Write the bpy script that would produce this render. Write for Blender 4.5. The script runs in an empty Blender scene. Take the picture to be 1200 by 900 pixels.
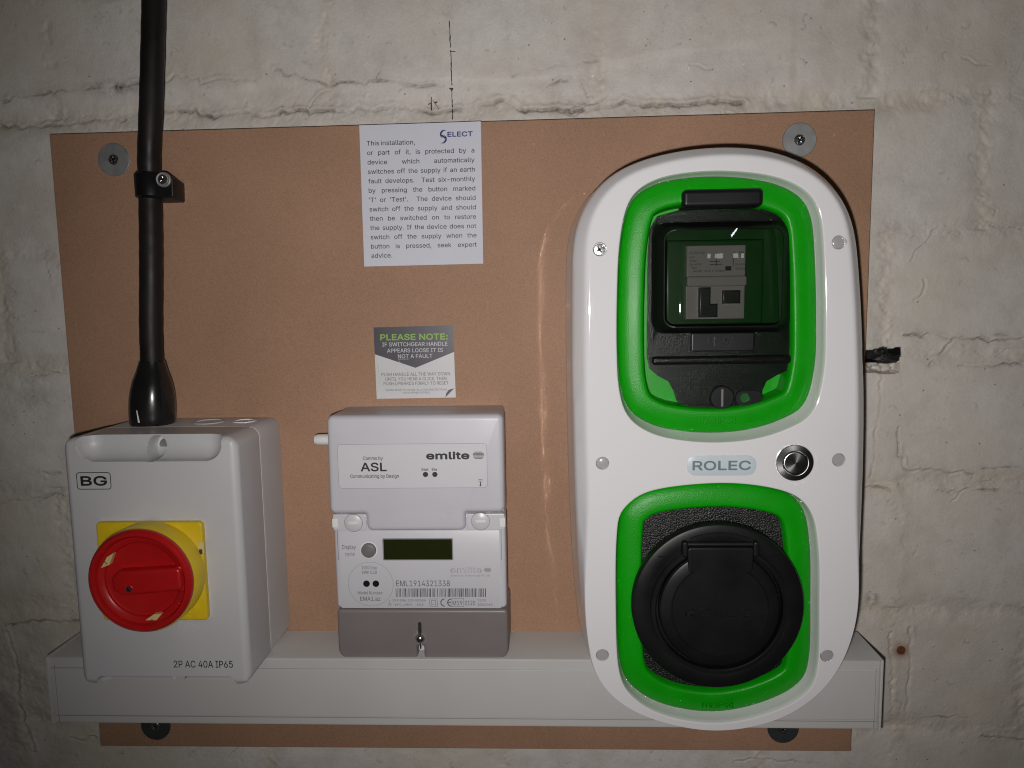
import bpy, bmesh, math, random
import numpy as np
from mathutils import Vector, Matrix
from mathutils.geometry import delaunay_2d_cdt

random.seed(7)
C = bpy.context.scene.collection
SC = bpy.context.scene
Z0 = 1400.0                      # height of the lens above the floor, mm
DIST = 617.0                     # lens to the face of the MDF board, mm

# ------------------------------------------------------------------ camera
# image axes (right, down, forward) expressed for world right / down / into the wall
_dn = np.array([127, 7703, 900.0]); _dn /= np.linalg.norm(_dn)
_r = np.array([20644, -235, -900.0]); _r -= _dn * (_r @ _dn); _r /= np.linalg.norm(_r)
_fw = np.cross(_r, _dn)
cam_data = bpy.data.cameras.new('camera'); cam = bpy.data.objects.new('camera', cam_data); C.objects.link(cam)
cam_data.sensor_width = 36.0; cam_data.lens = 27.0; cam_data.clip_start = 0.01; cam_data.clip_end = 100
# world vector of image-right, image-down, image-forward
def _w(i): return Vector((_r[i], _fw[i], -_dn[i]))
right, down, fwd = _w(0), _w(1), _w(2)
M = Matrix((right, -down, -fwd)).transposed().to_4x4()
M.translation = Vector((0, -DIST / 1000, Z0 / 1000))
cam.matrix_world = M
SC.camera = cam

# ------------------------------------------------------------------ light
world = bpy.data.worlds.new('World'); SC.world = world; world.use_nodes = True
world.node_tree.nodes['Background'].inputs[0].default_value = (1.0, 0.95, 0.9, 1)
world.node_tree.nodes['Background'].inputs[1].default_value = 0.018
# the phone's flash, a small LED just below and left of the lens
fl = bpy.data.lights.new('phone_flash', 'SPOT'); flo = bpy.data.objects.new('phone_flash', fl); C.objects.link(flo)
fl.energy = 10.0; fl.color = (1.0, 0.965, 0.945); fl.shadow_soft_size = 0.0055
fl.spot_size = math.radians(112); fl.spot_blend = 1.0
aim = (right * (115 / 900) + down * (-115 / 900) + fwd).normalized()
flo.rotation_euler = aim.to_track_quat('-Z', 'Y').to_euler(); flo.location = M.translation + right * -0.015 + down * 0.023
# ceiling lamps far behind the photographer (seen as small reflections in the charger's window)
def ceiling_lamp(x, y, z, w, h, rot, power):
    l = bpy.data.lights.new('ceiling_lamp', 'AREA'); o = bpy.data.objects.new('ceiling_lamp', l); C.objects.link(o)
    l.shape = 'RECTANGLE'; l.size = w; l.size_y = h; l.energy = power; l.color = (0.9, 0.97, 1.0)
    o.location = (x, y, Z0 / 1000 + z)
    o.rotation_euler = (math.radians(90), rot, 0)
for px_ in (817, 844, 873, 899):
    ceiling_lamp((px_ - 638) / 900 * 10.0, -10.0, 0.46, 0.16, 0.06, 0.0, 0.12)
ceiling_lamp(0.264 * 10, -10.0, 0.83, 0.38, 0.03, math.radians(-37), 0.9)

SC.view_settings.view_transform = 'Standard'; SC.view_settings.look = 'None'
SC.view_settings.exposure = 0.0; SC.view_settings.gamma = 1.0
SC.view_settings.use_curve_mapping = False
SC.render.engine = 'CYCLES'
SC.cycles.use_denoising = True; SC.cycles.denoising_prefilter = 'NONE'
SC.cycles.use_guiding = True; SC.cycles.use_surface_guiding = True; SC.cycles.guiding_training_samples = 64
SC.cycles.caustics_reflective = True; SC.cycles.caustics_refractive = False
SC.cycles.blur_glossy = 0.0
SC.cycles.filter_width = 1.1
SC.cycles.max_bounces = 8; SC.cycles.transparent_max_bounces = 16
SC.cycles.sample_clamp_indirect = 0.0

# ------------------------------------------------------------------ helpers
def V(x, d, z): return Vector((x / 1000, -d / 1000, (z + Z0) / 1000))
def P(px, py, d):
    """true position (mm right, mm up of the lens axis foot) of a photo measurement at distance d from the board"""
    v = np.array([px - 600.0, py - 450.0, 900.0]); t = (DIST - d) / (v @ _fw)
    return ((v @ _r) * t, -(v @ _dn) * t)
def PL(pts, d): return [P(x, y, d) for x, y in pts]

def thing(name, label, cat, base, group=None):
    o = bpy.data.objects.new(name, None); C.objects.link(o); o.location = V(*base); o.empty_display_size = 0.02
    o['label'] = label; o['category'] = cat
    if group: o['group'] = group
    return o

def root_loc(o):
    while o.parent: o = o.parent
    return o.location.copy()

class MB:
    def __init__(s): s.v = []; s.f = []
    def add(s, verts, faces):
        n = len(s.v); s.v += [tuple(p) for p in verts]; s.f += [tuple(i + n for i in f) for f in faces]; return n
    def loft(s, loops, cap0=False, cap1=False, closed=True):
        """loops: list of (2-D outline, d)"""
        n = len(loops[0][0]); vs = []; fs = []
        for lp, d in loops: vs += [(x, d if not callable(d) else d(x, z), z) for x, z in lp]
        for k in range(len(loops) - 1):
            for i in range(n if closed else n - 1):
                j = (i + 1) % n; fs.append((k * n + i, k * n + j, (k + 1) * n + j, (k + 1) * n + i))
        if cap0: fs.append(tuple(range(n)))
        if cap1:
            o_ = loops[-1][0]; b_ = (len(loops) - 1) * n
            d_ = loops[-1][1]; fv, ff = fill([ccw(o_)]); s.add([(x, d_, z) for x, z in fv], ff.tolist())
        s.add(vs, fs); return s
    def prism(s, o, d0, d1, bev=0.0, seg=3, back=False):
        """solid from d0 out to d1 with a rounded front edge"""
        L = [(o, d0), (o, d1 - bev)]
        for k in range(1, seg + 1):
            if bev <= 0: break
            a = math.pi / 2 * k / seg
            L.append((inset(o, bev * (1 - math.cos(a))), d1 - bev + bev * math.sin(a)))
        if bev > .3: L.append((inset(o, bev + .5), d1))
        return s.loft(L, cap0=back, cap1=True)
    def sheet(s, loops, d):
        """flat face with holes"""
        v, f = fill([ccw(loops[0])] + [ccw(l)[::-1] for l in loops[1:]])
        s.add([(x, d, z) for x, z in v], f.tolist()); return s
    def ring(s, o, w, d):
        return s.loft([(o, d), (inset(o, w), d)])
    def revolve(s, cx, cz, prof, n=48, cap=True):
        L = [(circle(cx, cz, max(r, 1e-3), n), d) for r, d in prof]
        return s.loft(L, cap1=cap)
    def box(s, x0, x1, d0, d1, z0, z1, bev=0.0, seg=2):
        return s.prism([(x0, z0), (x1, z0), (x1, z1), (x0, z1)], d0, d1, bev, seg, True)
    def tube(s, pts, rad, n=20, cap=True):
        """pts as (x, d, z) with radius or list of radii"""
        pts = [Vector(p) for p in pts]; m = len(pts); rad = rad if isinstance(rad, (list, tuple)) else [rad] * m
        vs = []; fs = []; up = None
        for i, p in enumerate(pts):
            t = (pts[min(i + 1, m - 1)] - pts[max(i - 1, 0)]).normalized()
            a = t.cross(Vector((0, 1, 0)) if abs(t.y) < .9 else Vector((1, 0, 0))).normalized(); b = t.cross(a)
            for k in range(n):
                q = 2 * math.pi * k / n; vs.append(p + (a * math.cos(q) + b * math.sin(q)) * rad[i])
        for i in range(m - 1):
            for k in range(n):
                l = (k + 1) % n; fs.append((i * n + k, i * n + l, (i + 1) * n + l, (i + 1) * n + k))
        if cap: fs += [tuple(range(n)), tuple((m - 1) * n + k for k in range(n))]
        s.add(vs, fs); return s
    def text(s, body, x, z, d, h, align='L', w=None, bold=0.0, shear=0.0, depth=0.0, rot=0.0, stretch=1.0, res=2):
        vs, fs, loops = glyphs(body, shear, res)
        k = h / HC; xs = [v[0] for v in vs]; x0, x1 = min(xs), max(xs)
        sx = k * stretch if w is None else w / (x1 - x0)
        off = {'L': -x0, 'C': -(x0 + x1) / 2, 'R': -x1}[align]
        c, sn = math.cos(rot), math.sin(rot)
        def place(p, e, du=0, dt=0):
            u, t = (p[0] + off) * sx + du, p[1] * k + dt
            return (x + u * c - t * sn, e, z + u * sn + t * c)
        b = bold * h     # heavier weights: the strokes printed over with small shifts
        for n, (du, dt) in enumerate([(0, 0)] if bold == 0 or depth else [(0, 0), (-b, 0), (b, 0), (0, b), (0, -b), (-.7 * b, .7 * b), (.7 * b, -.7 * b), (.7 * b, .7 * b), (-.7 * b, -.7 * b)]):
            s.add([place(p, d + depth + n * .004, du, dt) for p in vs], fs)
        if depth:
            for lp in loops: s.loft3([[place(p, d) for p in lp], [place(p, d + depth) for p in lp]])
        return (x1 - x0) * sx
    def loft3(s, rings):
        n = len(rings[0]); s.add([p for r in rings for p in r], [(k * n + i, k * n + (i + 1) % n, (k + 1) * n + (i + 1) % n, (k + 1) * n + i) for k in range(len(rings) - 1) for i in range(n)])
    def build(s, name, m, parent=None, base=None, smooth=40):
        me = bpy.data.meshes.new(name)
        o = bpy.data.objects.new(name, me); C.objects.link(o)
        if parent is not None: o.parent = parent; org = root_loc(parent)
        elif base is not None: org = V(*base); o.location = org
        else: org = Vector((0, 0, 0))
        me.from_pydata([tuple(V(*p) - org) for p in s.v], [], s.f)
        bm = bmesh.new(); bm.from_mesh(me)
        bmesh.ops.remove_doubles(bm, verts=bm.verts, dist=2e-6)
        bmesh.ops.recalc_face_normals(bm, faces=bm.faces); bm.to_mesh(me); bm.free()
        if smooth:
            for p in me.polygons: p.use_smooth = True
            me.set_sharp_from_angle(angle=math.radians(smooth))
        me.materials.append(m)
        return o

_fc = bpy.data.curves.new('glyphs', 'FONT'); _fo = bpy.data.objects.new('glyphs', _fc)
try:      # Blender's own bundled sans serif, else its built-in font
    import os
    _fc.font = bpy.data.fonts.load(os.path.join(bpy.utils.system_resource('DATAFILES', path='fonts'), 'Inter.woff2'))
except Exception:
    pass
_fc.body = 'H'; HC = max(v.co.y for v in _fo.to_mesh().vertices); _fo.to_mesh_clear()
_cache = {}
def fill(loops):
    """triangles of closed 2-D loops, non-zero winding, robust for holes and overlaps"""
    vs = []; es = []
    for lp in loops:
        n = len(vs); vs += [Vector((p[0], p[1])) for p in lp]; es += [(n + k, n + (k + 1) % len(lp)) for k in range(len(lp))]
    r = delaunay_2d_cdt(vs, es, [], 0, 1e-7); ov = np.array([(v.x, v.y) for v in r[0]]); tf = np.array([f for f in r[2] if len(f) == 3], int)
    if len(tf) == 0: return ov, np.zeros((0, 3), int)
    c = ov[tf].mean(1); w = np.zeros(len(c), int)
    P0 = np.array([(vs[a].x, vs[a].y) for a, b in es]); P1 = np.array([(vs[b].x, vs[b].y) for a, b in es])
    for (ax, ay), (bx, by) in zip(P0, P1):
        if ay == by: continue
        t = (c[:, 1] - ay) / (by - ay); x = ax + (bx - ax) * t
        hit = (c[:, 0] < x) & (((ay <= c[:, 1]) & (c[:, 1] < by)) | ((by <= c[:, 1]) & (c[:, 1] < ay)))
        w += np.where(hit, 1 if by > ay else -1, 0)
    return ov, tf[w != 0]
def ccw(o):
    a = sum(o[i][0] * o[(i + 1) % len(o)][1] - o[(i + 1) % len(o)][0] * o[i][1] for i in range(len(o)))
    return list(o) if a > 0 else list(o)[::-1]
def glyphs(body, shear=0.0, res=2):
    k = (body, shear, res)
    if k not in _cache:
        _fc.body = body; _fc.shear = shear; _fc.resolution_u = res; _fc.fill_mode = 'NONE'
        m = _fo.to_mesh(); co = [(v.co.x, v.co.y) for v in m.vertices]; loops = []; cur = [0]
        nxt = set(tuple(sorted(e.vertices)) for e in m.edges)
        for q in range(1, len(co)):
            if (q - 1, q) in nxt: cur.append(q)
            else: loops.append(cur); cur = [q]
        loops.append(cur); _fo.to_mesh_clear()
        loops = [[co[q] for q in l] for l in loops if len(l) > 2]
        v, f = fill(loops); _cache[k] = (v.tolist(), [tuple(t) for t in f.tolist()], loops)
    return _cache[k]

def circle(cx, cz, r, n=40, rz=None, ph=0.0):
    rz = r if rz is None else rz
    return [(cx + r * math.cos(ph + 2 * math.pi * k / n), cz + rz * math.sin(ph + 2 * math.pi * k / n)) for k in range(n)]
def inset(o, t):
    if abs(t) < 1e-9: return list(o)
    n = len(o); a = sum(o[i][0] * o[(i + 1) % n][1] - o[(i + 1) % n][0] * o[i][1] for i in range(n)); sg = 1 if a > 0 else -1
    out = []
    for i in range(n):
        p, q, r = o[i - 1], o[i], o[(i + 1) % n]
        e1 = (q[0] - p[0], q[1] - p[1]); e2 = (r[0] - q[0], r[1] - q[1])
        l1 = math.hypot(*e1) or 1; l2 = math.hypot(*e2) or 1
        n1 = (-e1[1] / l1 * sg, e1[0] / l1 * sg); n2 = (-e2[1] / l2 * sg, e2[0] / l2 * sg)
        m = (n1[0] + n2[0], n1[1] + n2[1]); k = max(.35, (m[0] ** 2 + m[1] ** 2) / 2)
        out.append((q[0] + m[0] / k * t, q[1] + m[1] / k * t))
    return out
def round_poly(pts, r, seg=5):
    n = len(pts); out = []
    rs = r if isinstance(r, (list, tuple)) else [r] * n
    for i in range(n):
        p, q, s_ = Vector(pts[i - 1]), Vector(pts[i]), Vector(pts[(i + 1) % n]); R = rs[i]
        if R <= 0: out.append(tuple(q)); continue
        a, b = (p - q).normalized(), (s_ - q).normalized(); ang = a.angle(b); t = R / math.tan(ang / 2)
        c = q + (a + b).normalized() * R / math.sin(ang / 2)
        v0, v1 = q + a * t - c, q + b * t - c
        a0 = math.atan2(v0.y, v0.x); da = (math.atan2(v1.y, v1.x) - a0 + math.pi) % (2 * math.pi) - math.pi
        for k in range(seg + 1):
            w = a0 + da * k / seg; out.append((c.x + R * math.cos(w), c.y + R * math.sin(w)))
    return out
def rrect(x0, x1, z0, z1, r, seg=5): return round_poly([(x0, z0), (x1, z0), (x1, z1), (x0, z1)], r, seg)
def spline(pts, n=160, it=6):
    p = np.array(pts, float); m = len(p); q = []
    for i in range(m):
        a, b, c, d = p[i - 1], p[i], p[(i + 1) % m], p[(i + 2) % m]
        for k in range(16):
            t = k / 16
            q.append(.5 * (2 * b + (c - a) * t + (2 * a - 5 * b + 4 * c - d) * t * t + (3 * b - a - 3 * c + d) * t ** 3))
    q = np.array(q)
    def resample(q):
        l = np.r_[0, np.cumsum(np.linalg.norm(np.diff(np.r_[q, q[:1]], axis=0), axis=1))]; qq = np.r_[q, q[:1]]
        s = np.linspace(0, l[-1], n, endpoint=False)
        return np.c_[np.interp(s, l, qq[:, 0]), np.interp(s, l, qq[:, 1])]
    q = resample(q)
    for _ in range(it):
        for f in (.5, -.52): q = q + f * ((np.roll(q, 1, 0) + np.roll(q, -1, 0)) / 2 - q)
    q = resample(q)
    return [tuple(x) for x in q]

# ------------------------------------------------------------------ materials
def nt(name):
    m = bpy.data.materials.new(name); m.use_nodes = True; return m, m.node_tree.nodes, m.node_tree.links
def noise(N, L, co, scale, detail=3, rough=.55):
    n = N.new('ShaderNodeTexNoise'); n.inputs['Scale'].default_value = scale; n.inputs['Detail'].default_value = detail
    n.inputs['Roughness'].default_value = rough; L.new(co, n.inputs['Vector']); return n
def ramp(N, L, fac, stops):
    r = N.new('ShaderNodeValToRGB'); e = r.color_ramp.elements
    while len(e) < len(stops): e.new(.5)
    for k, (p, c) in enumerate(stops): e[k].position = p; e[k].color = (*c, 1) if len(c) == 3 else c
    L.new(fac, r.inputs[0]); return r
def mixc(N, L, fac, a, b, mode='MIX'):
    m = N.new('ShaderNodeMix'); m.data_type = 'RGBA'; m.blend_type = mode
    for sock, val in ((m.inputs[0], fac), (m.inputs[6], a), (m.inputs[7], b)):
        if isinstance(val, (int, float)): sock.default_value = val
        elif isinstance(val, tuple): sock.default_value = (*val, 1)
        else: L.new(val, sock)
    return m.outputs[2]
def pm(name, col, rough=.5, metal=0.0, var=.05, vs=60, bump=0.0, bs=900, bd=.0004, coat=0.0, rv=.06, spec=.5, aniso=0.0, dust=0.0):
    m, N, L = nt(name); b = N['Principled BSDF']; co = N.new('ShaderNodeTexCoord').outputs['Object']
    n1 = noise(N, L, co, vs, 4)
    lo = tuple(c * (1 - var) for c in col); hi = tuple(min(1, c * (1 + var)) for c in col)
    c = ramp(N, L, n1.outputs['Fac'], [(.3, lo), (.7, hi)]).outputs[0]
    if dust:
        n4 = noise(N, L, co, 700, 2); n5 = noise(N, L, co, 25, 3)
        r4 = ramp(N, L, n4.outputs['Fac'], [(.66, (0, 0, 0)), (.74, (dust,) * 3)])
        r5 = ramp(N, L, n5.outputs['Fac'], [(.45, (0, 0, 0)), (.7, (1, 1, 1))])
        f = mixc(N, L, 1.0, r4.outputs[0], r5.outputs[0], 'MULTIPLY')
        c = mixc(N, L, f, c, (.42, .4, .37))
    L.new(c, b.inputs['Base Color'])
    n2 = noise(N, L, co, 35, 5)
    mr = N.new('ShaderNodeMapRange'); mr.inputs[1].default_value = .3; mr.inputs[2].default_value = .7
    mr.inputs[3].default_value = max(.02, rough - rv); mr.inputs[4].default_value = rough + rv
    L.new(n2.outputs['Fac'], mr.inputs[0]); L.new(mr.outputs[0], b.inputs['Roughness'])
    b.inputs['Metallic'].default_value = metal; b.inputs['Specular IOR Level'].default_value = spec
    b.inputs['Coat Weight'].default_value = coat; b.inputs['Coat Roughness'].default_value = .08
    if aniso: b.inputs['Anisotropic'].default_value = aniso
    if bump:
        n3 = noise(N, L, co, bs, 2); bn = N.new('ShaderNodeBump'); bn.inputs['Strength'].default_value = bump
        bn.inputs['Distance'].default_value = bd; L.new(n3.outputs['Fac'], bn.inputs['Height']); L.new(bn.outputs[0], b.inputs['Normal'])
    return m

def mdf_material():
    m, N, L = nt('mdf'); b = N['Principled BSDF']; co = N.new('ShaderNodeTexCoord').outputs['Object']
    big = noise(N, L, co, 7, 5); fine = noise(N, L, co, 1050, 3, .75); mid = noise(N, L, co, 260, 4, .65)
    c = ramp(N, L, big.outputs['Fac'], [(.28, (.318, .184, .114)), (.72, (.405, .238, .152))]).outputs[0]
    f1 = ramp(N, L, fine.outputs['Fac'], [(.30, (.72, .70, .68)), (.5, (1, 1, 1)), (.70, (1.18, 1.2, 1.22))]).outputs[0]
    c = mixc(N, L, .8, c, f1, 'MULTIPLY')
    f2 = ramp(N, L, mid.outputs['Fac'], [(.3, (.95, .95, .95)), (.7, (1.03, 1.03, 1.03))]).outputs[0]
    c = mixc(N, L, .8, c, f2, 'MULTIPLY')
    # short pale fibres and dark flecks
    mp = N.new('ShaderNodeMapping'); mp.inputs['Scale'].default_value = (1, 1, .6); mp.inputs['Rotation'].default_value = (0, .6, 0); wv = N.new('ShaderNodeVectorMath'); wv.operation = 'MULTIPLY_ADD'; wv.inputs[1].default_value = (.05, .05, .05)
    wn = noise(N, L, co, 60, 3); L.new(wn.outputs['Color'], wv.inputs[0]); L.new(co, wv.inputs[2]); L.new(wv.outputs[0], mp.inputs[0])
    v = N.new('ShaderNodeTexVoronoi'); v.inputs['Scale'].default_value = 170; L.new(mp.outputs[0], v.inputs['Vector'])
    d1 = ramp(N, L, v.outputs['Distance'], [(.05, (1, 1, 1)), (.13, (0, 0, 0))]).outputs[0]
    sp = N.new('ShaderNodeSeparateColor'); L.new(v.outputs['Color'], sp.inputs[0])
    k1 = ramp(N, L, sp.outputs[0], [(.76, (0, 0, 0)), (.80, (.42, .42, .42))]).outputs[0]
    c = mixc(N, L, mixc(N, L, 1., d1, k1, 'MULTIPLY'), c, (.62, .45, .32))
    k2 = ramp(N, L, sp.outputs[1], [(.78, (0, 0, 0)), (.8, (.45, .45, .45))]).outputs[0]
    c = mixc(N, L, mixc(N, L, 1., d1, k2, 'MULTIPLY'), c, (.10, .05, .035))
    L.new(c, b.inputs['Base Color']); b.inputs['Roughness'].default_value = .62; b.inputs['Specular IOR Level'].default_value = .3
    bn = N.new('ShaderNodeBump'); bn.inputs['Strength'].default_value = .25; bn.inputs['Distance'].default_value = .0003
    L.new(fine.outputs['Fac'], bn.inputs['Height']); L.new(bn.outputs[0], b.inputs['Normal'])
    return m

def wall_material():
    m, N, L = nt('painted_masonry'); b = N['Principled BSDF']; co = N.new('ShaderNodeTexCoord').outputs['Object']
    def attr(n):
        a = N.new('ShaderNodeAttribute'); a.attribute_name = n; return a.outputs['Fac']
    big = noise(N, L, co, 5, 6, .6); mid = noise(N, L, co, 38, 6, .65); fine = noise(N, L, co, 520, 5, .65)
    c = ramp(N, L, big.outputs['Fac'], [(.3, (.61, .57, .525)), (.5, (.685, .65, .61)), (.7, (.725, .70, .67))]).outputs[0]
    c = mixc(N, L, .55, c, ramp(N, L, mid.outputs['Fac'], [(.3, (.74, .72, .69)), (.55, (1, 1, 1)), (.8, (1.08, 1.08, 1.08))]).outputs[0], 'MULTIPLY')
    c = mixc(N, L, .5, c, ramp(N, L, fine.outputs['Fac'], [(.3, (.84, .83, .82)), (.6, (1, 1, 1))]).outputs[0], 'MULTIPLY')
    c = mixc(N, L, attr('cream'), c, (.60, .535, .42))
    # pin holes in the paint
    v = N.new('ShaderNodeTexVoronoi'); v.inputs['Scale'].default_value = 110; L.new(co, v.inputs['Vector'])
    sp = N.new('ShaderNodeSeparateColor'); L.new(v.outputs['Color'], sp.inputs[0])
    d1 = ramp(N, L, v.outputs['Distance'], [(.05, (1, 1, 1)), (.09, (0, 0, 0))]).outputs[0]
    k1 = ramp(N, L, sp.outputs[0], [(.66, (0, 0, 0)), (.68, (.75, .75, .75))]).outputs[0]
    pin = mixc(N, L, 1., d1, k1, 'MULTIPLY')
    c = mixc(N, L, pin, c, (.09, .075, .06))
    v2 = N.new('ShaderNodeTexVoronoi'); v2.inputs['Scale'].default_value = 300; L.new(co, v2.inputs['Vector'])
    sp2 = N.new('ShaderNodeSeparateColor'); L.new(v2.outputs['Color'], sp2.inputs[0])
    d2 = ramp(N, L, v2.outputs['Distance'], [(.10, (1, 1, 1)), (.2, (0, 0, 0))]).outputs[0]
    k2 = ramp(N, L, sp2.outputs[0], [(.80, (0, 0, 0)), (.84, (.5, .5, .5))]).outputs[0]
    pz = ramp(N, L, noise(N, L, co, 16, 4).outputs['Fac'], [(.45, (.1, .1, .1)), (.65, (1, 1, 1))]).outputs[0]
    c = mixc(N, L, mixc(N, L, 1., mixc(N, L, 1., d2, k2, 'MULTIPLY'), pz, 'MULTIPLY'), c, (.16, .13, .105))
    # soft grey-brown grime patches
    gr = ramp(N, L, noise(N, L, co, 11, 7, .7).outputs['Fac'], [(.52, (0, 0, 0)), (.76, (.22, .22, .22))]).outputs[0]
    c = mixc(N, L, gr, c, (.33, .285, .235))
    dn = noise(N, L, co, 300, 4, .7)
    dr = ramp(N, L, dn.outputs['Fac'], [(.3, (.35, .35, .35)), (.62, (1, 1, 1))]).outputs[0]
    dirt = mixc(N, L, 1., attr('dirt'), dr, 'MULTIPLY')
    c = mixc(N, L, dirt, c, (.085, .066, .055))
    c = mixc(N, L, attr('rust'), c, (.20, .075, .025))
    c = mixc(N, L, attr('hole_black'), c, (.008, .008, .008))
    L.new(c, b.inputs['Base Color'])
    b.inputs['Roughness'].default_value = .55; b.inputs['Specular IOR Level'].default_value = .35
    h = N.new('ShaderNodeMath'); h.operation = 'MULTIPLY_ADD'; h.inputs[1].default_value = .75
    L.new(fine.outputs['Fac'], h.inputs[0]); m2 = noise(N, L, co, 120, 5, .6); L.new(m2.outputs['Fac'], h.inputs[2])
    bn = N.new('ShaderNodeBump'); bn.inputs['Strength'].default_value = .33; bn.inputs['Distance'].default_value = .0016
    L.new(h.outputs[0], bn.inputs['Height']); L.new(bn.outputs[0], b.inputs['Normal'])
    return m

def smoked(name, tint, rough, gloss=1.0, bump=0.0, ior=1.5, frost=0.0):
    """thin smoked plastic: tinted see-through with a reflecting surface"""
    m, N, L = nt(name); N.remove(N['Principled BSDF']); out = N['Material Output']
    t = N.new('ShaderNodeBsdfTransparent'); t.inputs[0].default_value = (*tint, 1)
    g = N.new('ShaderNodeBsdfGlossy'); g.inputs['Roughness'].default_value = rough; g.inputs['Color'].default_value = (gloss,) * 3 + (1,)
    fr = N.new('ShaderNodeFresnel'); fr.inputs['IOR'].default_value = ior
    co = N.new('ShaderNodeTexCoord').outputs['Object']
    n = noise(N, L, co, 1400 if bump else 30, 2)
    bn = N.new('ShaderNodeBump'); bn.inputs['Strength'].default_value = bump if bump else .02
    bn.inputs['Distance'].default_value = .0004; L.new(n.outputs['Fac'], bn.inputs['Height'])
    L.new(bn.outputs[0], g.inputs['Normal']); L.new(bn.outputs[0], fr.inputs['Normal'])
    a = t
    if frost:
        df = N.new('ShaderNodeBsdfDiffuse'); df.inputs[0].default_value = (.012, .014, .012, 1)
        mx = N.new('ShaderNodeMixShader'); mx.inputs[0].default_value = frost
        L.new(t.outputs[0], mx.inputs[1]); L.new(df.outputs[0], mx.inputs[2]); a = mx
    x = N.new('ShaderNodeMixShader'); L.new(fr.outputs[0], x.inputs[0]); L.new(a.outputs[0], x.inputs[1]); L.new(g.outputs[0], x.inputs[2])
    L.new(x.outputs[0], out.inputs['Surface']); return m

MT = dict(
    mdf=mdf_material(), wall=wall_material(),
    pvc=pm('white_pvc', (.56, .55, .535), .45, var=.03, vs=8, rv=.1, bump=.03, bs=400, dust=.12),
    grey=pm('light_grey_plastic', (.52, .515, .525), .42, var=.02, vs=30, bump=.10, bs=1500, bd=.0002, dust=.10),
    meter=pm('meter_plastic', (.565, .56, .60), .38, var=.02, vs=30, bump=.08, bs=1600, bd=.0002, dust=.06),
    panel=pm('meter_panel', (.60, .595, .63), .35, var=.015, vs=30),
    mlabel=pm('meter_label', (.63, .625, .66), .33, var=.01, vs=30),
    brown=pm('taupe_plastic', (.20, .175, .172), .42, var=.03, vs=30, bump=.12, bs=1500, bd=.0002, dust=.05),
    shell=pm('gloss_white_shell', (.72, .705, .72), .062, var=.012, vs=14, rv=.003, coat=.3, dust=.03),
    green=pm('green_bezel', (.003, .29, .002), .36, spec=.32, var=.05, vs=80, bump=.5, bs=1000, bd=.0004, dust=.03, rv=.04),
    greenin=pm('green_interior', (.005, .09, .008), .35, var=.05, vs=80),
    black=pm('black_plastic', (.006, .006, .007), .40, spec=.32, var=.15, vs=60, bump=.12, bs=1100, bd=.00025, dust=.04),
    blacktex=pm('black_textured_plastic', (.007, .007, .007), .34, var=.2, vs=300, bump=1.0, bs=950, bd=.0007),
    cable=pm('cable_sheath', (.011, .0095, .009), .5, spec=.3, var=.3, vs=25, bump=.1, bs=250, dust=.10, rv=.1),
    boot=pm('rubber_boot', (.010, .010, .010), .22, var=.2, vs=40, bump=.05, bs=300, dust=.05),
    zincdark=pm('dull_washer', (.07, .075, .08), .5, .6, var=.15, vs=120, bump=.08, bs=500),
    zinc=pm('zinc_washer', (.42, .43, .43), .48, .75, var=.12, vs=120, bump=.08, bs=500),
    steel=pm('screw_steel', (.55, .55, .55), .22, 1.0, var=.15, vs=300),
    chrome=pm('button_steel', (.38, .38, .38), .28, 1.0, var=.05, vs=100, aniso=.75),
    rust=pm('rusty_iron', (.17, .055, .02), .75, .2, var=.5, vs=500, bump=.6, bs=900, bd=.0006),
    paper=pm('paper', (.62, .63, .70), .6, var=.012, vs=12, bump=.05, bs=25, bd=.001),
    ink=pm('black_ink', (.018, .018, .02), .5), ink2=pm('grey_ink', (.09, .09, .10), .5), ink3=pm('pale_grey_ink', (.24, .24, .26), .5),
    navy=pm('navy_ink', (.012, .03, .16), .5),
    sdark=pm('sticker_dark', (.06, .055, .072), .38, var=.12, vs=90, dust=.10), swhite=pm('sticker_white', (.60, .60, .615), .38, var=.03, vs=40),
    sgreen=pm('sticker_green', (.22, .42, .04), .45), slight=pm('sticker_light_ink', (.55, .55, .58), .45),
    yellow=pm('yellow_plastic', (.66, .47, .012), .40, var=.05, vs=60, bump=.06, bs=1300, bd=.0002),
    red=pm('red_plastic', (.42, .007, .008), .33, var=.05, vs=60, bump=.06, bs=1300, bd=.0002, dust=.02),
    cream=pm('cream_label', (.62, .50, .22), .5),
    lcd=pm('display_glass', (.017, .022, .005), .12, var=.05), rubber=pm('grey_button', (.17, .165, .165), .4),
    seal=pm('white_seal', (.78, .77, .75), .5), cap=pm('translucent_cap', (.36, .35, .345), .25, var=.04, coat=.3),
    breaker=pm('breaker_grey', (.40, .38, .36), .5, var=.03), bdark=pm('breaker_dark', (.025, .035, .025), .35),
    plate=pm('name_plate', (.52, .60, .64), .3, var=.02), slate=pm('slate_lettering', (.16, .20, .22), .4),
    seam=pm('shadow_line_grey', (.33, .32, .31), .5),
    graphite=pm('graphite', (.035, .03, .03), .5, var=.4, vs=600),
    smoke=smoked('smoked_plastic', (.12, .17, .12), .17, .42, .6, 1.45, .45),
    pane=smoked('smoked_window', (.475, .48, .465), .008, 1.0, 0.0, 1.5),
)
bt = MT['chrome'].node_tree; tg = bt.nodes.new('ShaderNodeTangent'); tg.direction_type = 'RADIAL'; tg.axis = 'Y'
bt.links.new(tg.outputs[0], bt.nodes['Principled BSDF'].inputs['Tangent'])

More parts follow.
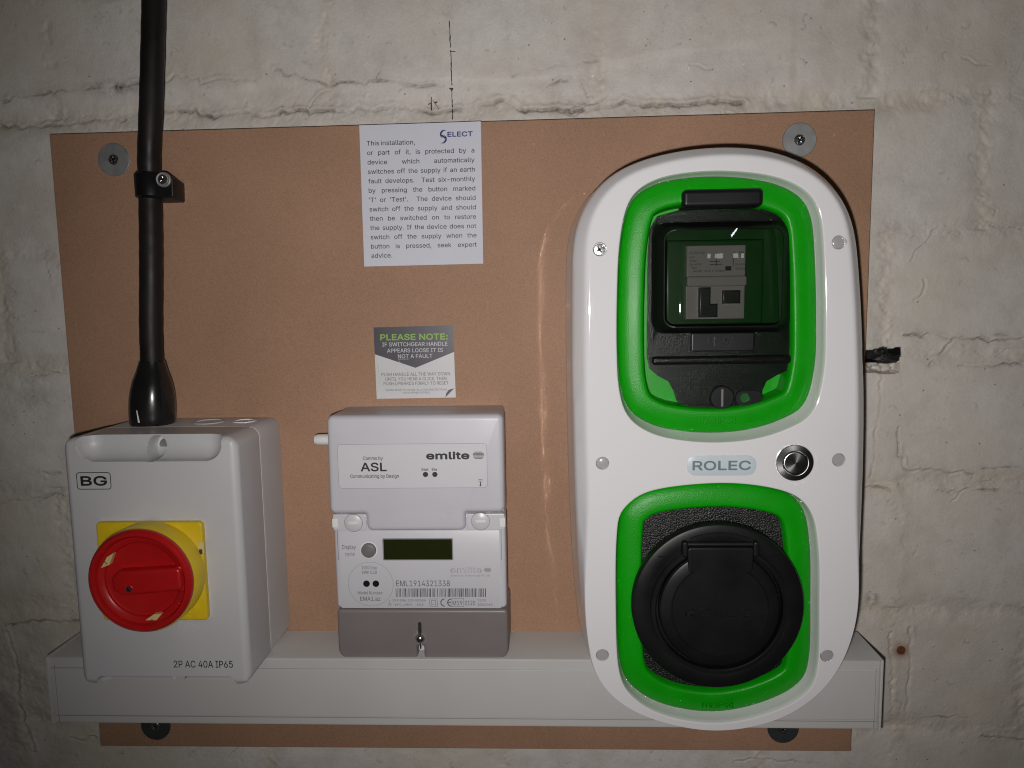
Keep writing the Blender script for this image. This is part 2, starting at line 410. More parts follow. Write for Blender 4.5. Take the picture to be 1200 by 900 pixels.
# ------------------------------------------------------------------ painted masonry wall
WD = -16.0
rng = np.random.RandomState(3)
_lat = rng.rand(256, 256)
def vnoise(x, z):
    xi = np.floor(x).astype(int); zi = np.floor(z).astype(int); fx = x - xi; fz = z - zi
    fx = fx * fx * fx * (fx * (fx * 6 - 15) + 10); fz = fz * fz * fz * (fz * (fz * 6 - 15) + 10)
    g = lambda i, j: _lat[i & 255, j & 255]
    return (g(xi, zi) * (1 - fx) + g(xi + 1, zi) * fx) * (1 - fz) + (g(xi, zi + 1) * (1 - fx) + g(xi + 1, zi + 1) * fx) * fz - .5
def fbm(x, z, s, o=4, r=.5):
    t = 0; a = 1.0
    for k in range(o): t = t + a * vnoise(x / s + 17.3 * k + 100, z / s + 9.1 * k + 100); s *= .5; a *= r
    return t
JZ = [355, 250, 148, 44, -52, -160, -267, -375, -480, -590]
VJ = {0: [-350, -60, 150, 380], 1: [-400, -170, 45, 255, 470], 2: [-520, -60, 160, 345], 3: [-455, -160, 60, 275, 480], 4: [-560, -300, -80, 150, 420],
      5: [-420, -200, 20, 288, 500], 6: [-530, -310, -90, 130, 400], 7: [-476, -250, -40, 180, 297, 480], 8: [-560, -300, -100, 120, 345]}
def polyd(x, z, pts):
    best = np.full(x.shape, 1e9)
    for (ax, az), (bx, bz) in zip(pts[:-1], pts[1:]):
        dx, dz = bx - ax, bz - az; t = np.clip(((x - ax) * dx + (z - az) * dz) / (dx * dx + dz * dz + 1e-9), 0, 1)
        best = np.minimum(best, np.hypot(x - ax - t * dx, z - az - t * dz))
    return best
# cracks and ragged ledges: photo measurements, width mm, depth mm, dirt
CR = [([(0, 119), (40, 112), (75, 107), (105, 104), (165, 98)], 1.7, 1.8, .55),
      ([(0, 147), (45, 147), (75, 146), (110, 141), (146, 139)], 1.5, 1.8, .75),
      ([(190, 97), (205, 89), (235, 95), (262, 92), (300, 97)], 1.4, 1.5, .45),
      ([(322, 83), (345, 88), (366, 94), (385, 100), (405, 96), (425, 98), (446, 94), (470, 99), (520, 100)], 1.3, 1.7, .6),
      ([(438, 96), (444, 84), (449, 75)], .9, 1.0, .5),
      ([(360, 122), (375, 110), (388, 104)], .9, 1.0, .35),
      ([(190, 131), (215, 128), (245, 134), (280, 133), (320, 135), (350, 129), (400, 130), (440, 127), (475, 124), (500, 130), (540, 129)], 1.9, 2.0, .7),
      ([(560, 124), (590, 118), (615, 130), (640, 128), (665, 130), (700, 127), (730, 119), (760, 124), (800, 122), (850, 118), (872, 120)], 2.2, 2.6, .65),
      ([(600, 88), (640, 81), (675, 75), (700, 70)], 1.6, .9, .25),
      ([(682, 98), (690, 112), (694, 114)], .8, .8, .5), ([(694, 114), (708, 112), (722, 98)], .8, .8, .3),
      ([(1060, 392), (1082, 395), (1092, 391), (1118, 397), (1150, 398), (1162, 401), (1200, 396)], 1.2, 1.6, .6),
      ([(1088, 427), (1098, 425)], 1.2, 1.4, .6), ([(1122, 427), (1140, 429), (1165, 428), (1200, 427)], 1.3, 1.6, .6),
      ([(1034, 425), (1030, 480), (1024, 520), (1020, 560)], 1.5, .8, .15), ([(1052, 500), (1054, 535), (1062, 550), (1090, 552), (1140, 556)], 1.4, 1.3, .35),
      ([(1008, 575), (1030, 570), (1044, 577)], 1.4, 1.4, .5), ([(1100, 577), (1130, 574), (1170, 573), (1200, 578)], 1.3, 1.5, .5),
      ([(1150, 548), (1200, 549)], 1.0, 1.2, .5), ([(1082, 840), (1110, 840), (1135, 841)], 1.0, 1.0, .5), ([(1150, 862), (1185, 866), (1200, 868)], 1.1, 1.2, .6),
      ([(1160, 264), (1180, 266), (1200, 267)], .9, 1.0, .45), ([(1145, 240), (1166, 245), (1166, 252)], .9, .9, .3), ([(1065, 305), (1080, 288), (1092, 272)], .8, .8, .25),
      ([(1110, 275), (1125, 271), (1122, 279)], .8, .8, .35), ([(1085, 105), (1105, 103)], 1.2, 1.2, .35), ([(1130, 65), (1145, 72), (1160, 74)], 1.0, 1.0, .35),
      ([(12, 733), (38, 728), (52, 727), (70, 730), (95, 728)], 1.6, 2.2, .7), ([(8, 742), (15, 765), (20, 790), (18, 815), (28, 845), (40, 880)], 2.0, 2.2, .4),
      ([(-10, 590), (30, 587), (70, 579), (90, 583)], 1.5, 1.5, .35), ([(20, 441), (45, 440), (70, 437)], 1.0, 1.2, .35), ([(0, 435), (30, 438), (78, 438)], 1.2, .9, .12),
      ([(80, 865), (100, 868), (112, 864)], 1.4, 2.2, .5), ([(50, 300), (60, 330)], .6, .6, .35), ([(0, 388), (60, 389)], .8, .7, .2),
      ([(225, 880), (238, 872), (256, 868)], 1.1, 1.1, .4), ([(270, 885), (283, 872), (284, 900)], 1.0, 1.0, .3), ([(860, 893), (885, 889), (960, 893)], 1.0, 1.0, .35),
      ([(1140, 560), (1180, 575), (1200, 585)], .8, .7, .15), ([(1042, 740), (1046, 790), (1044, 845)], 2.0, 1.2, .12), ([(1066, 735), (1068, 770), (1062, 840)], 2.0, 1.2, .1)]
CRW = []
for pts, w, dp, di in CR:
    q = PL(pts, WD); out = []
    for (ax, az), (bx, bz) in zip(q[:-1], q[1:]):
        n = max(2, int(math.hypot(bx - ax, bz - az) / 4))
        for k in range(n): out.append((ax + (bx - ax) * k / n + rng.normal(0, .7), az + (bz - az) * k / n + rng.normal(0, .8)))
    out.append(q[-1]); CRW.append((out, w * .68, dp * 1.2, min(1.0, di * .95)))
# many short hairline breaks, mostly along the bed joints
for _ in range(90):
    zj = JZ[rng.randint(1, 8)]; x_ = rng.uniform(-500, 410); z_ = zj + rng.choice([-11, 11, 0]) + rng.normal(0, 3) if rng.rand() < .75 else rng.uniform(-420, 240)
    a_ = rng.normal(0, .35) if rng.rand() < .75 else rng.uniform(0, 3.1); q = [(x_, z_)]
    for k in range(rng.randint(3, 9)):
        a_ += rng.normal(0, .35); q.append((q[-1][0] + 3 * math.cos(a_), q[-1][1] + 3 * math.sin(a_)))
    CRW.append((q, rng.uniform(.6, 1.1), rng.uniform(.6, 1.4), rng.choice([.1, .2, .3, .5])))
# small loose chips and blisters in the paint
CHIPS = [(rng.uniform(-500, 420), rng.uniform(-425, 250), rng.choice([.9, 1.2, 1.6, 2.2, 3.0]), rng.uniform(0, 6.28), rng.uniform(.8, 3.2)) for _ in range(650)]
hole = PL([(1010, 412), (1017, 411), (1027, 410), (1036, 408), (1043, 411), (1048, 409), (1053, 409), (1053, 416), (1051, 422), (1046, 423), (1040, 425), (1030, 425), (1018, 424), (1010, 424)], WD)
holelow = PL([(1010, 424), (1030, 424), (1054, 424), (1055, 433), (1046, 438), (1030, 437), (1010, 434)], WD)
def inside(x, z, poly):
    r = np.zeros(x.shape, bool); n = len(poly)
    for i in range(n):
        (x0, z0), (x1, z1) = poly[i], poly[(i + 1) % n]
        if z0 == z1: continue
        c = ((z0 > z) != (z1 > z)) & (x < (x1 - x0) * (z - z0) / (z1 - z0) + x0); r ^= c
    return r
RUSTY = P(1055, 761, WD)
def wall_fields(x, z, detail=True):
    h = 3.2 * fbm(x, z, 170, 3) + 1.3 * fbm(x + 50, z, 45, 3)
    fine = .42 * fbm(x, z + 31, 14, 4, .65)
    mask = np.clip(.5 + 1.6 * fbm(x + 300, z, 90, 3), 0.1, 1.3)
    h = h + fine * mask
    dirt = np.zeros(x.shape); cream = np.clip(1.3 * fbm(x - 200, z + 77, 150, 4) - .05, 0, .55)
    cream = np.maximum(cream, np.clip((x - 120) / 500, 0, .35) * np.clip(.6 + fbm(x, z, 60, 3), 0, 1))
    rust = np.zeros(x.shape); hole_black = np.zeros(x.shape)
    for k, zj in enumerate(JZ):
        jit = 7 * fbm(x + 40 * k, z * 0 + 60 * k, 60, 3); e = np.abs(z - zj - jit)
        g = np.exp(-(e / 8.5) ** 2); am = .55 + .9 * fbm(x + 91 * k, z * 0, 90, 3)
        h = h - 2.6 * np.clip(am, .1, 1.3) * g + g * .9 * fbm(x, z, 13, 5, .7) + np.exp(-(e / 14) ** 2) * .8 * fbm(x, z, 22, 4, .6)
        cream = np.maximum(cream, .6 * np.exp(-(e / 11) ** 4) * np.clip(am + .2, 0, 1) * np.clip(.7 + fbm(x, z, 30, 3), 0, 1))
        dirt = np.maximum(dirt, .12 * g * np.clip(.4 + 1.2 * fbm(x + 7, z, 18, 3), 0, 1))
    for k in range(len(JZ) - 1):
        row = (z <= JZ[k]) & (z > JZ[k + 1])
        for xj in VJ[k]:
            e = np.abs(x - xj - 4 * fbm(x * 0 + xj, z, 40, 3)); g = np.exp(-(e / 8) ** 2) * row
            s = 1.0 if xj in (297, -476, 288) else -.8
            h = h + g * (s * 1.4 + 2.0 * fbm(x, z, 10, 3, .6))
            cream = np.maximum(cream, .4 * g)
    lz = 166 + 7 * fbm(x, z * 0 + 5, 70, 4) + np.interp(x, [-450, -200, 0, 120, 260], [0, 2, 8, 22, 30]); h = h + 2.6 / (1 + np.exp(-(z - lz) / 1.6)) * np.clip((210 - x) / 120, 0, 1) * (z < 250)
    # rough crumbly patch low on the left
    rp = np.exp(-(((x + 480) / 55) ** 2 + ((z + 350) / 75) ** 2)) + .8 * np.exp(-(((x + 445) / 35) ** 2 + ((z + 75) / 25) ** 2)) + .7 * np.exp(-(((x - 20) / 500) ** 2 + ((z - 147) / 12) ** 2))
    h = h + rp * (1.9 * fbm(x, z, 20, 5, .65)); dirt = np.maximum(dirt, .30 * rp * np.clip(.25 + 1.5 * fbm(x + 11, z, 20, 3), 0, 1))
    if detail:
        wx = x + 1.6 * fbm(x, z + 500, 10, 3); wz = z + 1.6 * fbm(x + 500, z, 10, 3)
        x0, x1, z0, z1 = x.min() - 12, x.max() + 12, z.min() - 12, z.max() + 12
        for pts, w, dp, di in CRW:
            px_ = [p[0] for p in pts]; pz_ = [p[1] for p in pts]
            if max(px_) < x0 or min(px_) > x1 or max(pz_) < z0 or min(pz_) > z1: continue
            d = polyd(wx, wz, pts); k = np.clip(.7 + 1.4 * fbm(x + 13, z, 13, 2), .3, 1.25)
            g = np.exp(-(d / (w * .75)) ** 2) * k
            h = h - dp * g; dirt = np.maximum(dirt, np.clip(1.5 * di * g, 0, 1))
            dirt = np.maximum(dirt, .28 * di * np.exp(-(d / (w * 4.5)) ** 2) * k)
            h = h + .5 * dp * np.exp(-((d - w * 2) / (w * 1.2)) ** 2) * k * (wz > z.mean() * 0 + np.interp(wx, sorted(px_), np.array(pz_)[np.argsort(px_)])) * .8
        for cx, cz, r, a0, sp in CHIPS:
            if cx < x0 or cx > x1 or cz < z0 or cz > z1: continue
            dd = np.hypot(x - cx, z - cz); an = np.abs((np.arctan2(z - cz, x - cx) - a0 + np.pi) % (2 * np.pi) - np.pi) < sp / 2
            arc = np.exp(-((dd - r) / .75) ** 2) * an
            h = h - .38 * arc; dirt = np.maximum(dirt, .3 * arc); h = h + .2 * np.exp(-(dd / r) ** 4)
        # brown smear left of the cable
        sm = P(133, 103, WD); g = np.exp(-(((x - sm[0]) / 20) ** 2 + ((z - sm[1]) / 5) ** 2)); dirt = np.maximum(dirt, 1.0 * g * np.clip(.55 + 1.7 * fbm(x, z, 9, 3), 0, 1))
        for sx, sy, w_, h_ in ((930, 60, 3, 60), (1020, 40, 5, 60), (215, 60, 10, 70), (300, 45, 5, 60), (1170, 70, 30, 18)):
            q = P(sx, sy, WD); g = np.exp(-(((x - q[0]) / w_) ** 2 + ((z - q[1]) / h_) ** 2)); cream = np.maximum(cream, .5 * g * np.clip(.5 + 1.5 * fbm(x, z, 15, 3), 0, 1))
            dirt = np.maximum(dirt, .10 * g)
        jx, jz = x + 1.8 * fbm(x, z, 9, 2), z + 1.8 * fbm(x + 90, z, 9, 2)
        a = inside(jx, jz, hole); b_ = inside(jx, jz, holelow)
        h = np.where(a, -20 + 3 * fbm(x, z, 12, 2), np.where(b_, h - 7 + 7 * fbm(x, z, 5, 3), h)); hole_black = np.where(inside(jx, jz, inset(hole, -1.2)), np.clip(1.05 + .5 * fbm(x, z, 4, 2), .8, 1), 0)  # the hole is coloured black inside and just past its edge
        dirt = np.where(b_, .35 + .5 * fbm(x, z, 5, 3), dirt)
        d = np.hypot(x - RUSTY[0], z - RUSTY[1]); rust = np.clip(np.exp(-(d / 6.5) ** 2) * (.9 + .9 * fbm(x, z, 5, 3)), 0, .9)
        rust = np.maximum(rust, .25 * np.exp(-((x - RUSTY[0]) / 3) ** 2) * np.clip((RUSTY[1] - z) / 4, 0, 1) * np.exp(-np.clip(RUSTY[1] - z, 0, None) / 12))
        q = P(1022, 700, WD); g = np.exp(-(((x - q[0]) / 5) ** 2 + ((z - q[1]) / 6) ** 2)); dirt = np.maximum(dirt, .8 * g * (fbm(x, z, 4, 2) > .05))
        q = P(290, 880, WD); 
    h = np.minimum(h, 1.0 + .1 * h)
    return h, np.clip(dirt, 0, 1), np.clip(cream, 0, 1), np.clip(rust, 0, 1), np.clip(hole_black, 0, 1)

wall_mb = MB(); wall_mb.box(-640, 640, WD - 90, WD - 45, -590, 355)
wall = wall_mb.build('wall', MT['wall'], base=(0, WD, -590), smooth=0)
wall['kind'] = 'structure'; wall['label'] = 'rough white painted masonry wall behind the board'
def wall_block(x0, x1, z0, z1):
    vis = x1 > -505 and x0 < 415 and z1 > -430 and z0 < 250
    hid = x0 > -388 and x1 < 248 and z0 > -380 and z1 < 128
    st = 1.0 if vis and not hid else 6.0
    nx, nz = max(2, int((x1 - x0) / st)), max(2, int((z1 - z0) / st))
    ex, ez = (x1 - x0) / nx, (z1 - z0) / nz          # one extra ring of samples so normals agree across blocks
    X, Z = np.meshgrid(np.linspace(x0 - ex, x1 + ex, nx + 3), np.linspace(z0 - ez, z1 + ez, nz + 3))
    h, di, cr, ru, so = wall_fields(X, Z, st < 3)
    hz, hx = np.gradient(h, ez, ex)
    X, Z, h, di, cr, ru, so, hx, hz = (q_[1:-1, 1:-1] for q_ in (X, Z, h, di, cr, ru, so, hx, hz))
    org = np.array(wall.location)
    co = np.stack([X / 1000, -(WD + h) / 1000, (Z + Z0) / 1000], -1).reshape(-1, 3) - org
    i = np.arange(nx * nz); r, c = i // nx, i % nx; a = r * (nx + 1) + c
    q = np.stack([a, a + 1, a + nx + 2, a + nx + 1], 1)
    # close the block's sides into the wall
    bl = np.r_[np.arange(nx + 1), np.arange(1, nz + 1) * (nx + 1) + nx, nz * (nx + 1) + np.arange(nx - 1, -1, -1), np.arange(nz - 1, 0, -1) * (nx + 1)]
    bk = co[bl].copy(); bk[:, 1] = .05; nb = len(co); m = len(bl); k = np.arange(m); k2 = (k + 1) % m
    sq = np.stack([bl[k], nb + k, nb + k2, bl[k2]], 1)
    allv = np.r_[co, bk]; allq = np.r_[q, sq]
    me = bpy.data.meshes.new('block'); me.vertices.add(len(allv)); me.vertices.foreach_set('co', allv.ravel().astype(np.float32))
    me.loops.add(allq.size); me.loops.foreach_set('vertex_index', allq.ravel().astype(np.int32))
    me.polygons.add(len(allq)); me.polygons.foreach_set('loop_start', np.arange(0, allq.size, 4, dtype=np.int32))
    me.update(calc_edges=True); me.validate()
    for p in ('dirt', di), ('cream', cr), ('rust', ru), ('hole_black', so):
        at = me.attributes.new(p[0], 'FLOAT', 'POINT'); at.data.foreach_set('value', np.r_[p[1].ravel(), np.zeros(m)].astype(np.float32))
    nr = np.stack([-hx, -np.ones_like(hx), -hz], -1).reshape(-1, 3); nr /= np.linalg.norm(nr, axis=1)[:, None]
    me.polygons.foreach_set('use_smooth', np.ones(len(allq), bool))
    me.normals_split_custom_set_from_vertices(np.r_[nr, np.tile([0, -1, 0], (m, 1))].tolist())
    me.materials.append(MT['wall'])
    o = bpy.data.objects.new('block', me); C.objects.link(o); o.parent = wall
for k in range(len(JZ) - 1):
    xs = [-640] + VJ[k] + [640]
    for a, b in zip(xs[:-1], xs[1:]): wall_block(a, b, JZ[k + 1], JZ[k])

def wall_ribbon(mb, pts, w):
    for (ax, az), (bx, bz) in zip(pts[:-1], pts[1:]):
        l = math.hypot(bx - ax, bz - az); n = max(1, int(l / 2)); nx_, nz_ = -(bz - az) / l, (bx - ax) / l; last = None
        for k in range(n + 1):
            t = k / n; x, z = ax + (bx - ax) * t, az + (bz - az) * t; ww = w * random.uniform(.5, 1.15) / 2; j = random.uniform(-.25, .25)
            q = np.array([[x + nx_ * (ww + j), x - nx_ * (ww - j)]]), np.array([[z + nz_ * (ww + j), z - nz_ * (ww - j)]])
            hh = wall_fields(*q)[0][0]; cur = [(q[0][0][i], WD + hh[i] + .25, q[1][0][i]) for i in (0, 1)]
            if last and random.random() > .06: mb.add([last[0], last[1], cur[1], cur[0]], [(0, 1, 2, 3)])
            last = cur
mk = MB(); wall_ribbon(mk, PL([(527, 25), (529, 75), (530, 140)], WD), .95); wall_ribbon(mk, PL([(526.5, 104), (531, 105)], WD), 2.0); wall_ribbon(mk, PL([(528, 61), (534, 61)], WD), 1.0)
o = mk.build('pencil_line', MT['graphite'], wall, smooth=0)
mk = MB(); wall_ribbon(mk, PL([(505.5, 113), (505, 129)], WD), 1.2); wall_ribbon(mk, PL([(501, 121), (512, 119)], WD), 1.0); wall_ribbon(mk, PL([(507, 117), (516, 130)], WD), .5)
o = mk.build('pencil_cross', MT['graphite'], wall, smooth=0)
sc_ = MB(); hx_ = wall_fields(np.array([[RUSTY[0]]]), np.array([[RUSTY[1]]]))[0][0][0] + WD
sc_.revolve(RUSTY[0], RUSTY[1], [(2, hx_ - 12), (3.4, hx_ - 1), (3.7, hx_ + .8), (3.0, hx_ + 1.9), (1.2, hx_ + 1.8), (.6, hx_ + .6)], 20)
o = sc_.build('screw', MT['rust'], base=(RUSTY[0], hx_, RUSTY[1]))
o['label'] = 'rusty screw stuck in the painted wall right of the trunking'; o['category'] = 'screw'

# ------------------------------------------------------------------ MDF board
b = MB(); b.prism([(-394, -388), (253, -386.5), (253, 135), (-394, 133)], -15, 0, .35, 2, True)
board = b.build('mdf_board', MT['mdf'], base=(-70, -15, -388), smooth=30)
board['label'] = 'brown MDF backing board fixed to the wall behind all the equipment'; board['category'] = 'board'

# ------------------------------------------------------------------ penny washers with screws
def cross_slot(mb, x, z, d, s, rot):
    for a in (rot, rot + math.pi / 2):
        c, n = math.cos(a), math.sin(a); w = s * .18
        mb.add([(x + c * s - n * w, d, z + n * s + c * w), (x - c * s - n * w, d, z - n * s + c * w), (x - c * s + n * w, d, z - n * s - c * w), (x + c * s + n * w, d, z + n * s - c * w)], [(0, 1, 2, 3)])
def screw_head(parent, x, z, d, r, rot, name='screw'):
    m = MB(); m.revolve(x, z, [(r, d - .3), (r, d + .3), (r * .9, d + .7), (r * .55, d + .8), (r * .32, d - .2), (r * .05, d - .6)], 24)
    for k in range(4):
        a = rot + k * math.pi / 2 + .78; m.add([(x + math.cos(a) * r * .35, d + .85, z + math.sin(a) * r * .35), (x + math.cos(a + .35) * r * .8, d + .78, z + math.sin(a + .35) * r * .8), (x + math.cos(a - .35) * r * .8, d + .78, z + math.sin(a - .35) * r * .8)], [(0, 1, 2)])
    s = m.build(name, MT['steel'], parent, smooth=20)
    q = MB(); cross_slot(q, x, z, d + .95, r * .62, rot); q.build('drive_slot', MT['black'], s, smooth=0)
    return s
for px_, py_, lab, rot in ((133, 187, 'round zinc washer with screw in the board left of the cable', .5), (937, 164, 'round zinc washer with screw above the charger at the board corner', .9),
                           (182, 851, 'dark washer half hidden under the left end of the trunking', .2), (918, 854, 'dark washer half hidden under the trunking below the charger', .6)):
    x, z = P(px_, py_, 1.5); t = thing('washer', lab, 'washer', (x, 0, z), 'washers holding the board')
    m = MB(); n = 56
    m.loft([(circle(x, z, 12.9, n), .05), (circle(x, z, 12.9, n), 1.2), (circle(x, z, 12.5, n), 1.6), (circle(x, z, 4.2, n), 1.6), (circle(x, z, 3.6, n), 1.0)], cap0=True, cap1=True)
    m.build('disc', MT['zinc' if py_ < 500 else 'zincdark'], t); screw_head(t, x, z, 1.7, 4.0, rot)

# ------------------------------------------------------------------ trunking
t = thing('cable_trunking', 'white plastic cable trunking running along the bottom of the board', 'trunking', (-73, 0, -338))
m = MB(); m.box(-398, 252, 0.2, 50, -337, -281.5, 1.0); m.build('channel', MT['pvc'], t)
m = MB(); m.prism([(-397, -330.2), (251.2, -329.2), (251.2, -289.6), (-397, -290.6)], 44, 50.7, .5, 2); m.build('lid', MT['pvc'], t)
q = MB(); q.box(-397, 251, 49, 50.12, -290.4, -289.9); q.box(-397, 251, 49, 50.12, -330.9, -330.3); q.build('lid_seam', MT['seam'], t)
for xa, xb, sg in ((-400.5, -398, -1), (252.2, 254.4, 1)):
    m = MB(); m.box(xa, xb, 0.2, 51.2, -338, -281, .6); m.build('end_cap', MT['pvc'], t)
    q = MB(); x = xb + 4 if sg < 0 else xa - 3.4; q.box(x, x + .35, 50, 50.85, -336, -288); q.build('end_cap_edge', MT['seam'], t)

# ------------------------------------------------------------------ black cable, boot, clip
t = thing('power_cable', 'thick black power cable running down the wall into the switch', 'cable', (-311, 28, -97))
ctr = [(-282, 20, 420), (-287, 16, 330), (-290.5, 20, 240), (-292, 24, 200), (-296, 26, 150), (-301, 25, 110), (-302.5, 24, 86), (-303.5, 26, 50), (-304.5, 28, 20), (-307, 29, -20), (-308.5, 28.5, -50), (-310.5, 28, -80)]
def smooth_path(p, n=8):
    p = np.array(p, float); out = []
    for i in range(len(p) - 1):
        a, b_, c, d = p[max(i - 1, 0)], p[i], p[i + 1], p[min(i + 2, len(p) - 1)]
        for k in range(n):
            u = k / n; out.append(tuple(.5 * (2 * b_ + (c - a) * u + (2 * a - 5 * b_ + 4 * c - d) * u * u + (3 * b_ - a - 3 * c + d) * u ** 3)))
    out.append(tuple(p[-1])); return out
m = MB(); pth = smooth_path(ctr); m.tube(pth, [8.5 + .12 * math.sin(i * 1.7) for i in range(len(pth))], 28); m.build('sheath', MT['cable'], t, smooth=60)
m = MB(); prof = [(-47, 8.7), (-47.4, 9.6), (-49, 9.9), (-56, 11.9), (-63, 14.4), (-70, 16.0), (-77, 16.9), (-84, 17.2), (-91, 17.1), (-97, 16.6), (-97.6, 16.0)]
m.tube([(-308.4 - (-47 - z) * .065, 28.2, z) for z, r in prof], [r for z, r in prof], 40); m.build('rubber_boot', MT['boot'], t, smooth=50)
m = MB()
m.add([(-314.6, 45.6, -84), (-313.6, 45.9, -84), (-312.2, 45.9, -93.5), (-313.8, 45.6, -93.5)], [(0, 1, 2, 3)]); m.build('paint_fleck', MT['seal'], t, smooth=0)
t = thing('cable_clip', 'black plastic clip screwed to the board holding the cable', 'cable clip', (-295, 0, 78), None)
xc = -301.7
m = MB(); a0 = circle(xc, 25, 11.3, 36); # ring round the cable, extruded upwards
vs = []; fs = []
for z, r in ((78.2, 10.2), (79, 11.2), (95.6, 11.2), (96.6, 10.2)):
    for k in range(36): q = 2 * math.pi * k / 36; vs.append((xc + r * math.cos(q), 25 + r * math.sin(q), z))
for j in range(3):
    for k in range(36): l = (k + 1) % 36; fs.append((j * 36 + k, j * 36 + l, (j + 1) * 36 + l, (j + 1) * 36 + k))
fs += [tuple(range(36)), tuple(108 + k for k in range(36))]; m.add(vs, fs); m.build('collar', MT['black'], t, smooth=50)
fo = round_poly([(-306, 77.2), (-280.5, 77.2), (-280, 92), (-285, 96), (-306, 96)], 1.6, 3); bo = [(p[0] if p[0] < -295 else p[0] - 6.5, p[1]) for p in fo]
m = MB(); m.loft([(bo, .2), (fo, 32), (inset(fo, .3), 32.7), (inset(fo, 1.0), 33), (inset(fo, 1.6), 33)], cap0=True, cap1=True); m.build('mounting_block', MT['black'], t)
x, z = P(191.5, 210.5, 34); m = MB(); m.revolve(x, z, [(5.6, 33), (5.6, 34.6), (5.1, 35), (4.1, 34.8), (3.9, 34.4)], 32); m.build('washer', MT['zinc'], t); screw_head(t, x, z, 35, 3.6, .3)

# ------------------------------------------------------------------ rotary isolator switch
t = thing('rotary_isolator_switch', 'grey isolator switch box with red rotary handle on a yellow plate', 'isolator switch', (-281, 0, -280))
X0, X1, ZB, ZT = -347.0, -219.5, -283.5, -97.0
m = MB(); m.prism(rrect(X0 + .6, X1 - .2, ZB + .6, ZT - .2, 9, 6), 0.2, 44.2, 1.0, 2, True); m.build('back_box', MT['grey'], t)
m = MB(); m.prism(rrect(X0 + .5, X1 + .15, ZB + .5, ZT + .1, 9, 6), 43, 46.2, .3, 1); m.build('gasket', MT['seal'], t)
def cover_d(x, z):
    e = min(x - X0, X1 - x, z - ZB, ZT - z); R = 5.5
    d = 90.0 - (R - math.sqrt(max(0, R * R - (R - min(e, R)) ** 2)))
    for zt, sgn in ((ZT, 1), (ZB, -1)):
        hh = 17.5 if sgn > 0 else 7.5; G = 13.0 if sgn > 0 else 10.0
        # thumb groove along the edge: distance inside its rounded outline
        u = (x - (X0 + X1) / 2); hw = 53.0; rr = 13.0 if sgn > 0 else 6.5
        a = hw - abs(u); v = (zt - z) * sgn; b_ = hh - v
        if a > 0 and b_ > 0:
            sd = min(a, b_)
            if a < rr and b_ < rr: sd = rr - math.hypot(rr - a, rr - b_)
            if sd > 0:
                tt = min(1, sd / (hh * .92)); tt = min(1, sd / (14 if sgn > 0 else 7))
                cut = G * math.sqrt(1 - (1 - tt) ** 2) * (1 if sd > .8 else sd / .8)
                # screw well in the middle of the groove
                if sgn > 0:
                    w_ = math.hypot(u - 0, (z - (ZT - 9.5)) * .82)
                    if w_ < 7.2: cut += 13 * min(1, (7.2 - w_) / 1.2)
                else:
                    w_ = math.hypot(u - 6, (z - (ZB + 5)))
                    if w_ < 6: cut += 5 * min(1, (6 - w_) / .8)
                d = min(d, 90 - cut)
    return d
m = MB(); sx_ = sorted(set([X0, X0 + .25, X0 + .7, X0 + 1.4] + list(np.arange(X0 + 2.2, X1 - 2, .5)) + [X1 - 1.4, X1 - .7, X1 - .25, X1]))
sz_ = sorted(set([ZB, ZB + .25, ZB + .7, ZB + 1.4] + list(np.arange(ZB + 2.2, ZB + 12, .5)) + list(np.arange(ZB + 12, ZT - 22, 4)) + list(np.arange(ZT - 22, ZT - 2, .35)) + [ZT - 1.4, ZT - .7, ZT - .25, ZT]))
nx_, nz_ = len(sx_), len(sz_); vs = []; Rp = 9.0
def corner_map(x, z):
    a = (max(0, (X0 + Rp) - x), max(0, x - (X1 - Rp))); b_ = (max(0, (ZB + Rp) - z), max(0, z - (ZT - Rp)))
    u, v = max(a) / Rp, max(b_) / Rp
    if u > 0 and v > 0:
        uu, vv = u * math.sqrt(1 - v * v / 2), v * math.sqrt(1 - u * u / 2)
        x = X0 + Rp - uu * Rp if a[0] > 0 else X1 - Rp + uu * Rp; z = ZB + Rp - vv * Rp if b_[0] > 0 else ZT - Rp + vv * Rp
    return x, z
for z in sz_:
    for x in sx_:
        q = corner_map(x, z); vs.append((q[0], cover_d(x, z), q[1]))
fs = [(r * nx_ + c, r * nx_ + c + 1, (r + 1) * nx_ + c + 1, (r + 1) * nx_ + c) for r in range(nz_ - 1) for c in range(nx_ - 1)]
bl = list(range(nx_)) + [k * nx_ + nx_ - 1 for k in range(1, nz_)] + [(nz_ - 1) * nx_ + k for k in range(nx_ - 2, -1, -1)] + [k * nx_ for k in range(nz_ - 2, 0, -1)]
nb = len(vs); vs += [(vs[i][0], 45.6, vs[i][2]) for i in bl]; k_ = len(bl)
fs += [(bl[k], nb + k, nb + (k + 1) % k_, bl[(k + 1) % k_]) for k in range(k_)]
m.add(vs, fs); m.build('front_cover', MT['grey'], t, smooth=50)
x, z = (X0 + X1) / 2, ZT - 10
m = MB(); m.revolve(x, z, [(4.6, 62), (4.6, 65.5), (3.8, 66.2), (.4, 66.2)], 24); m.build('cover_screw', MT['rubber'], t)
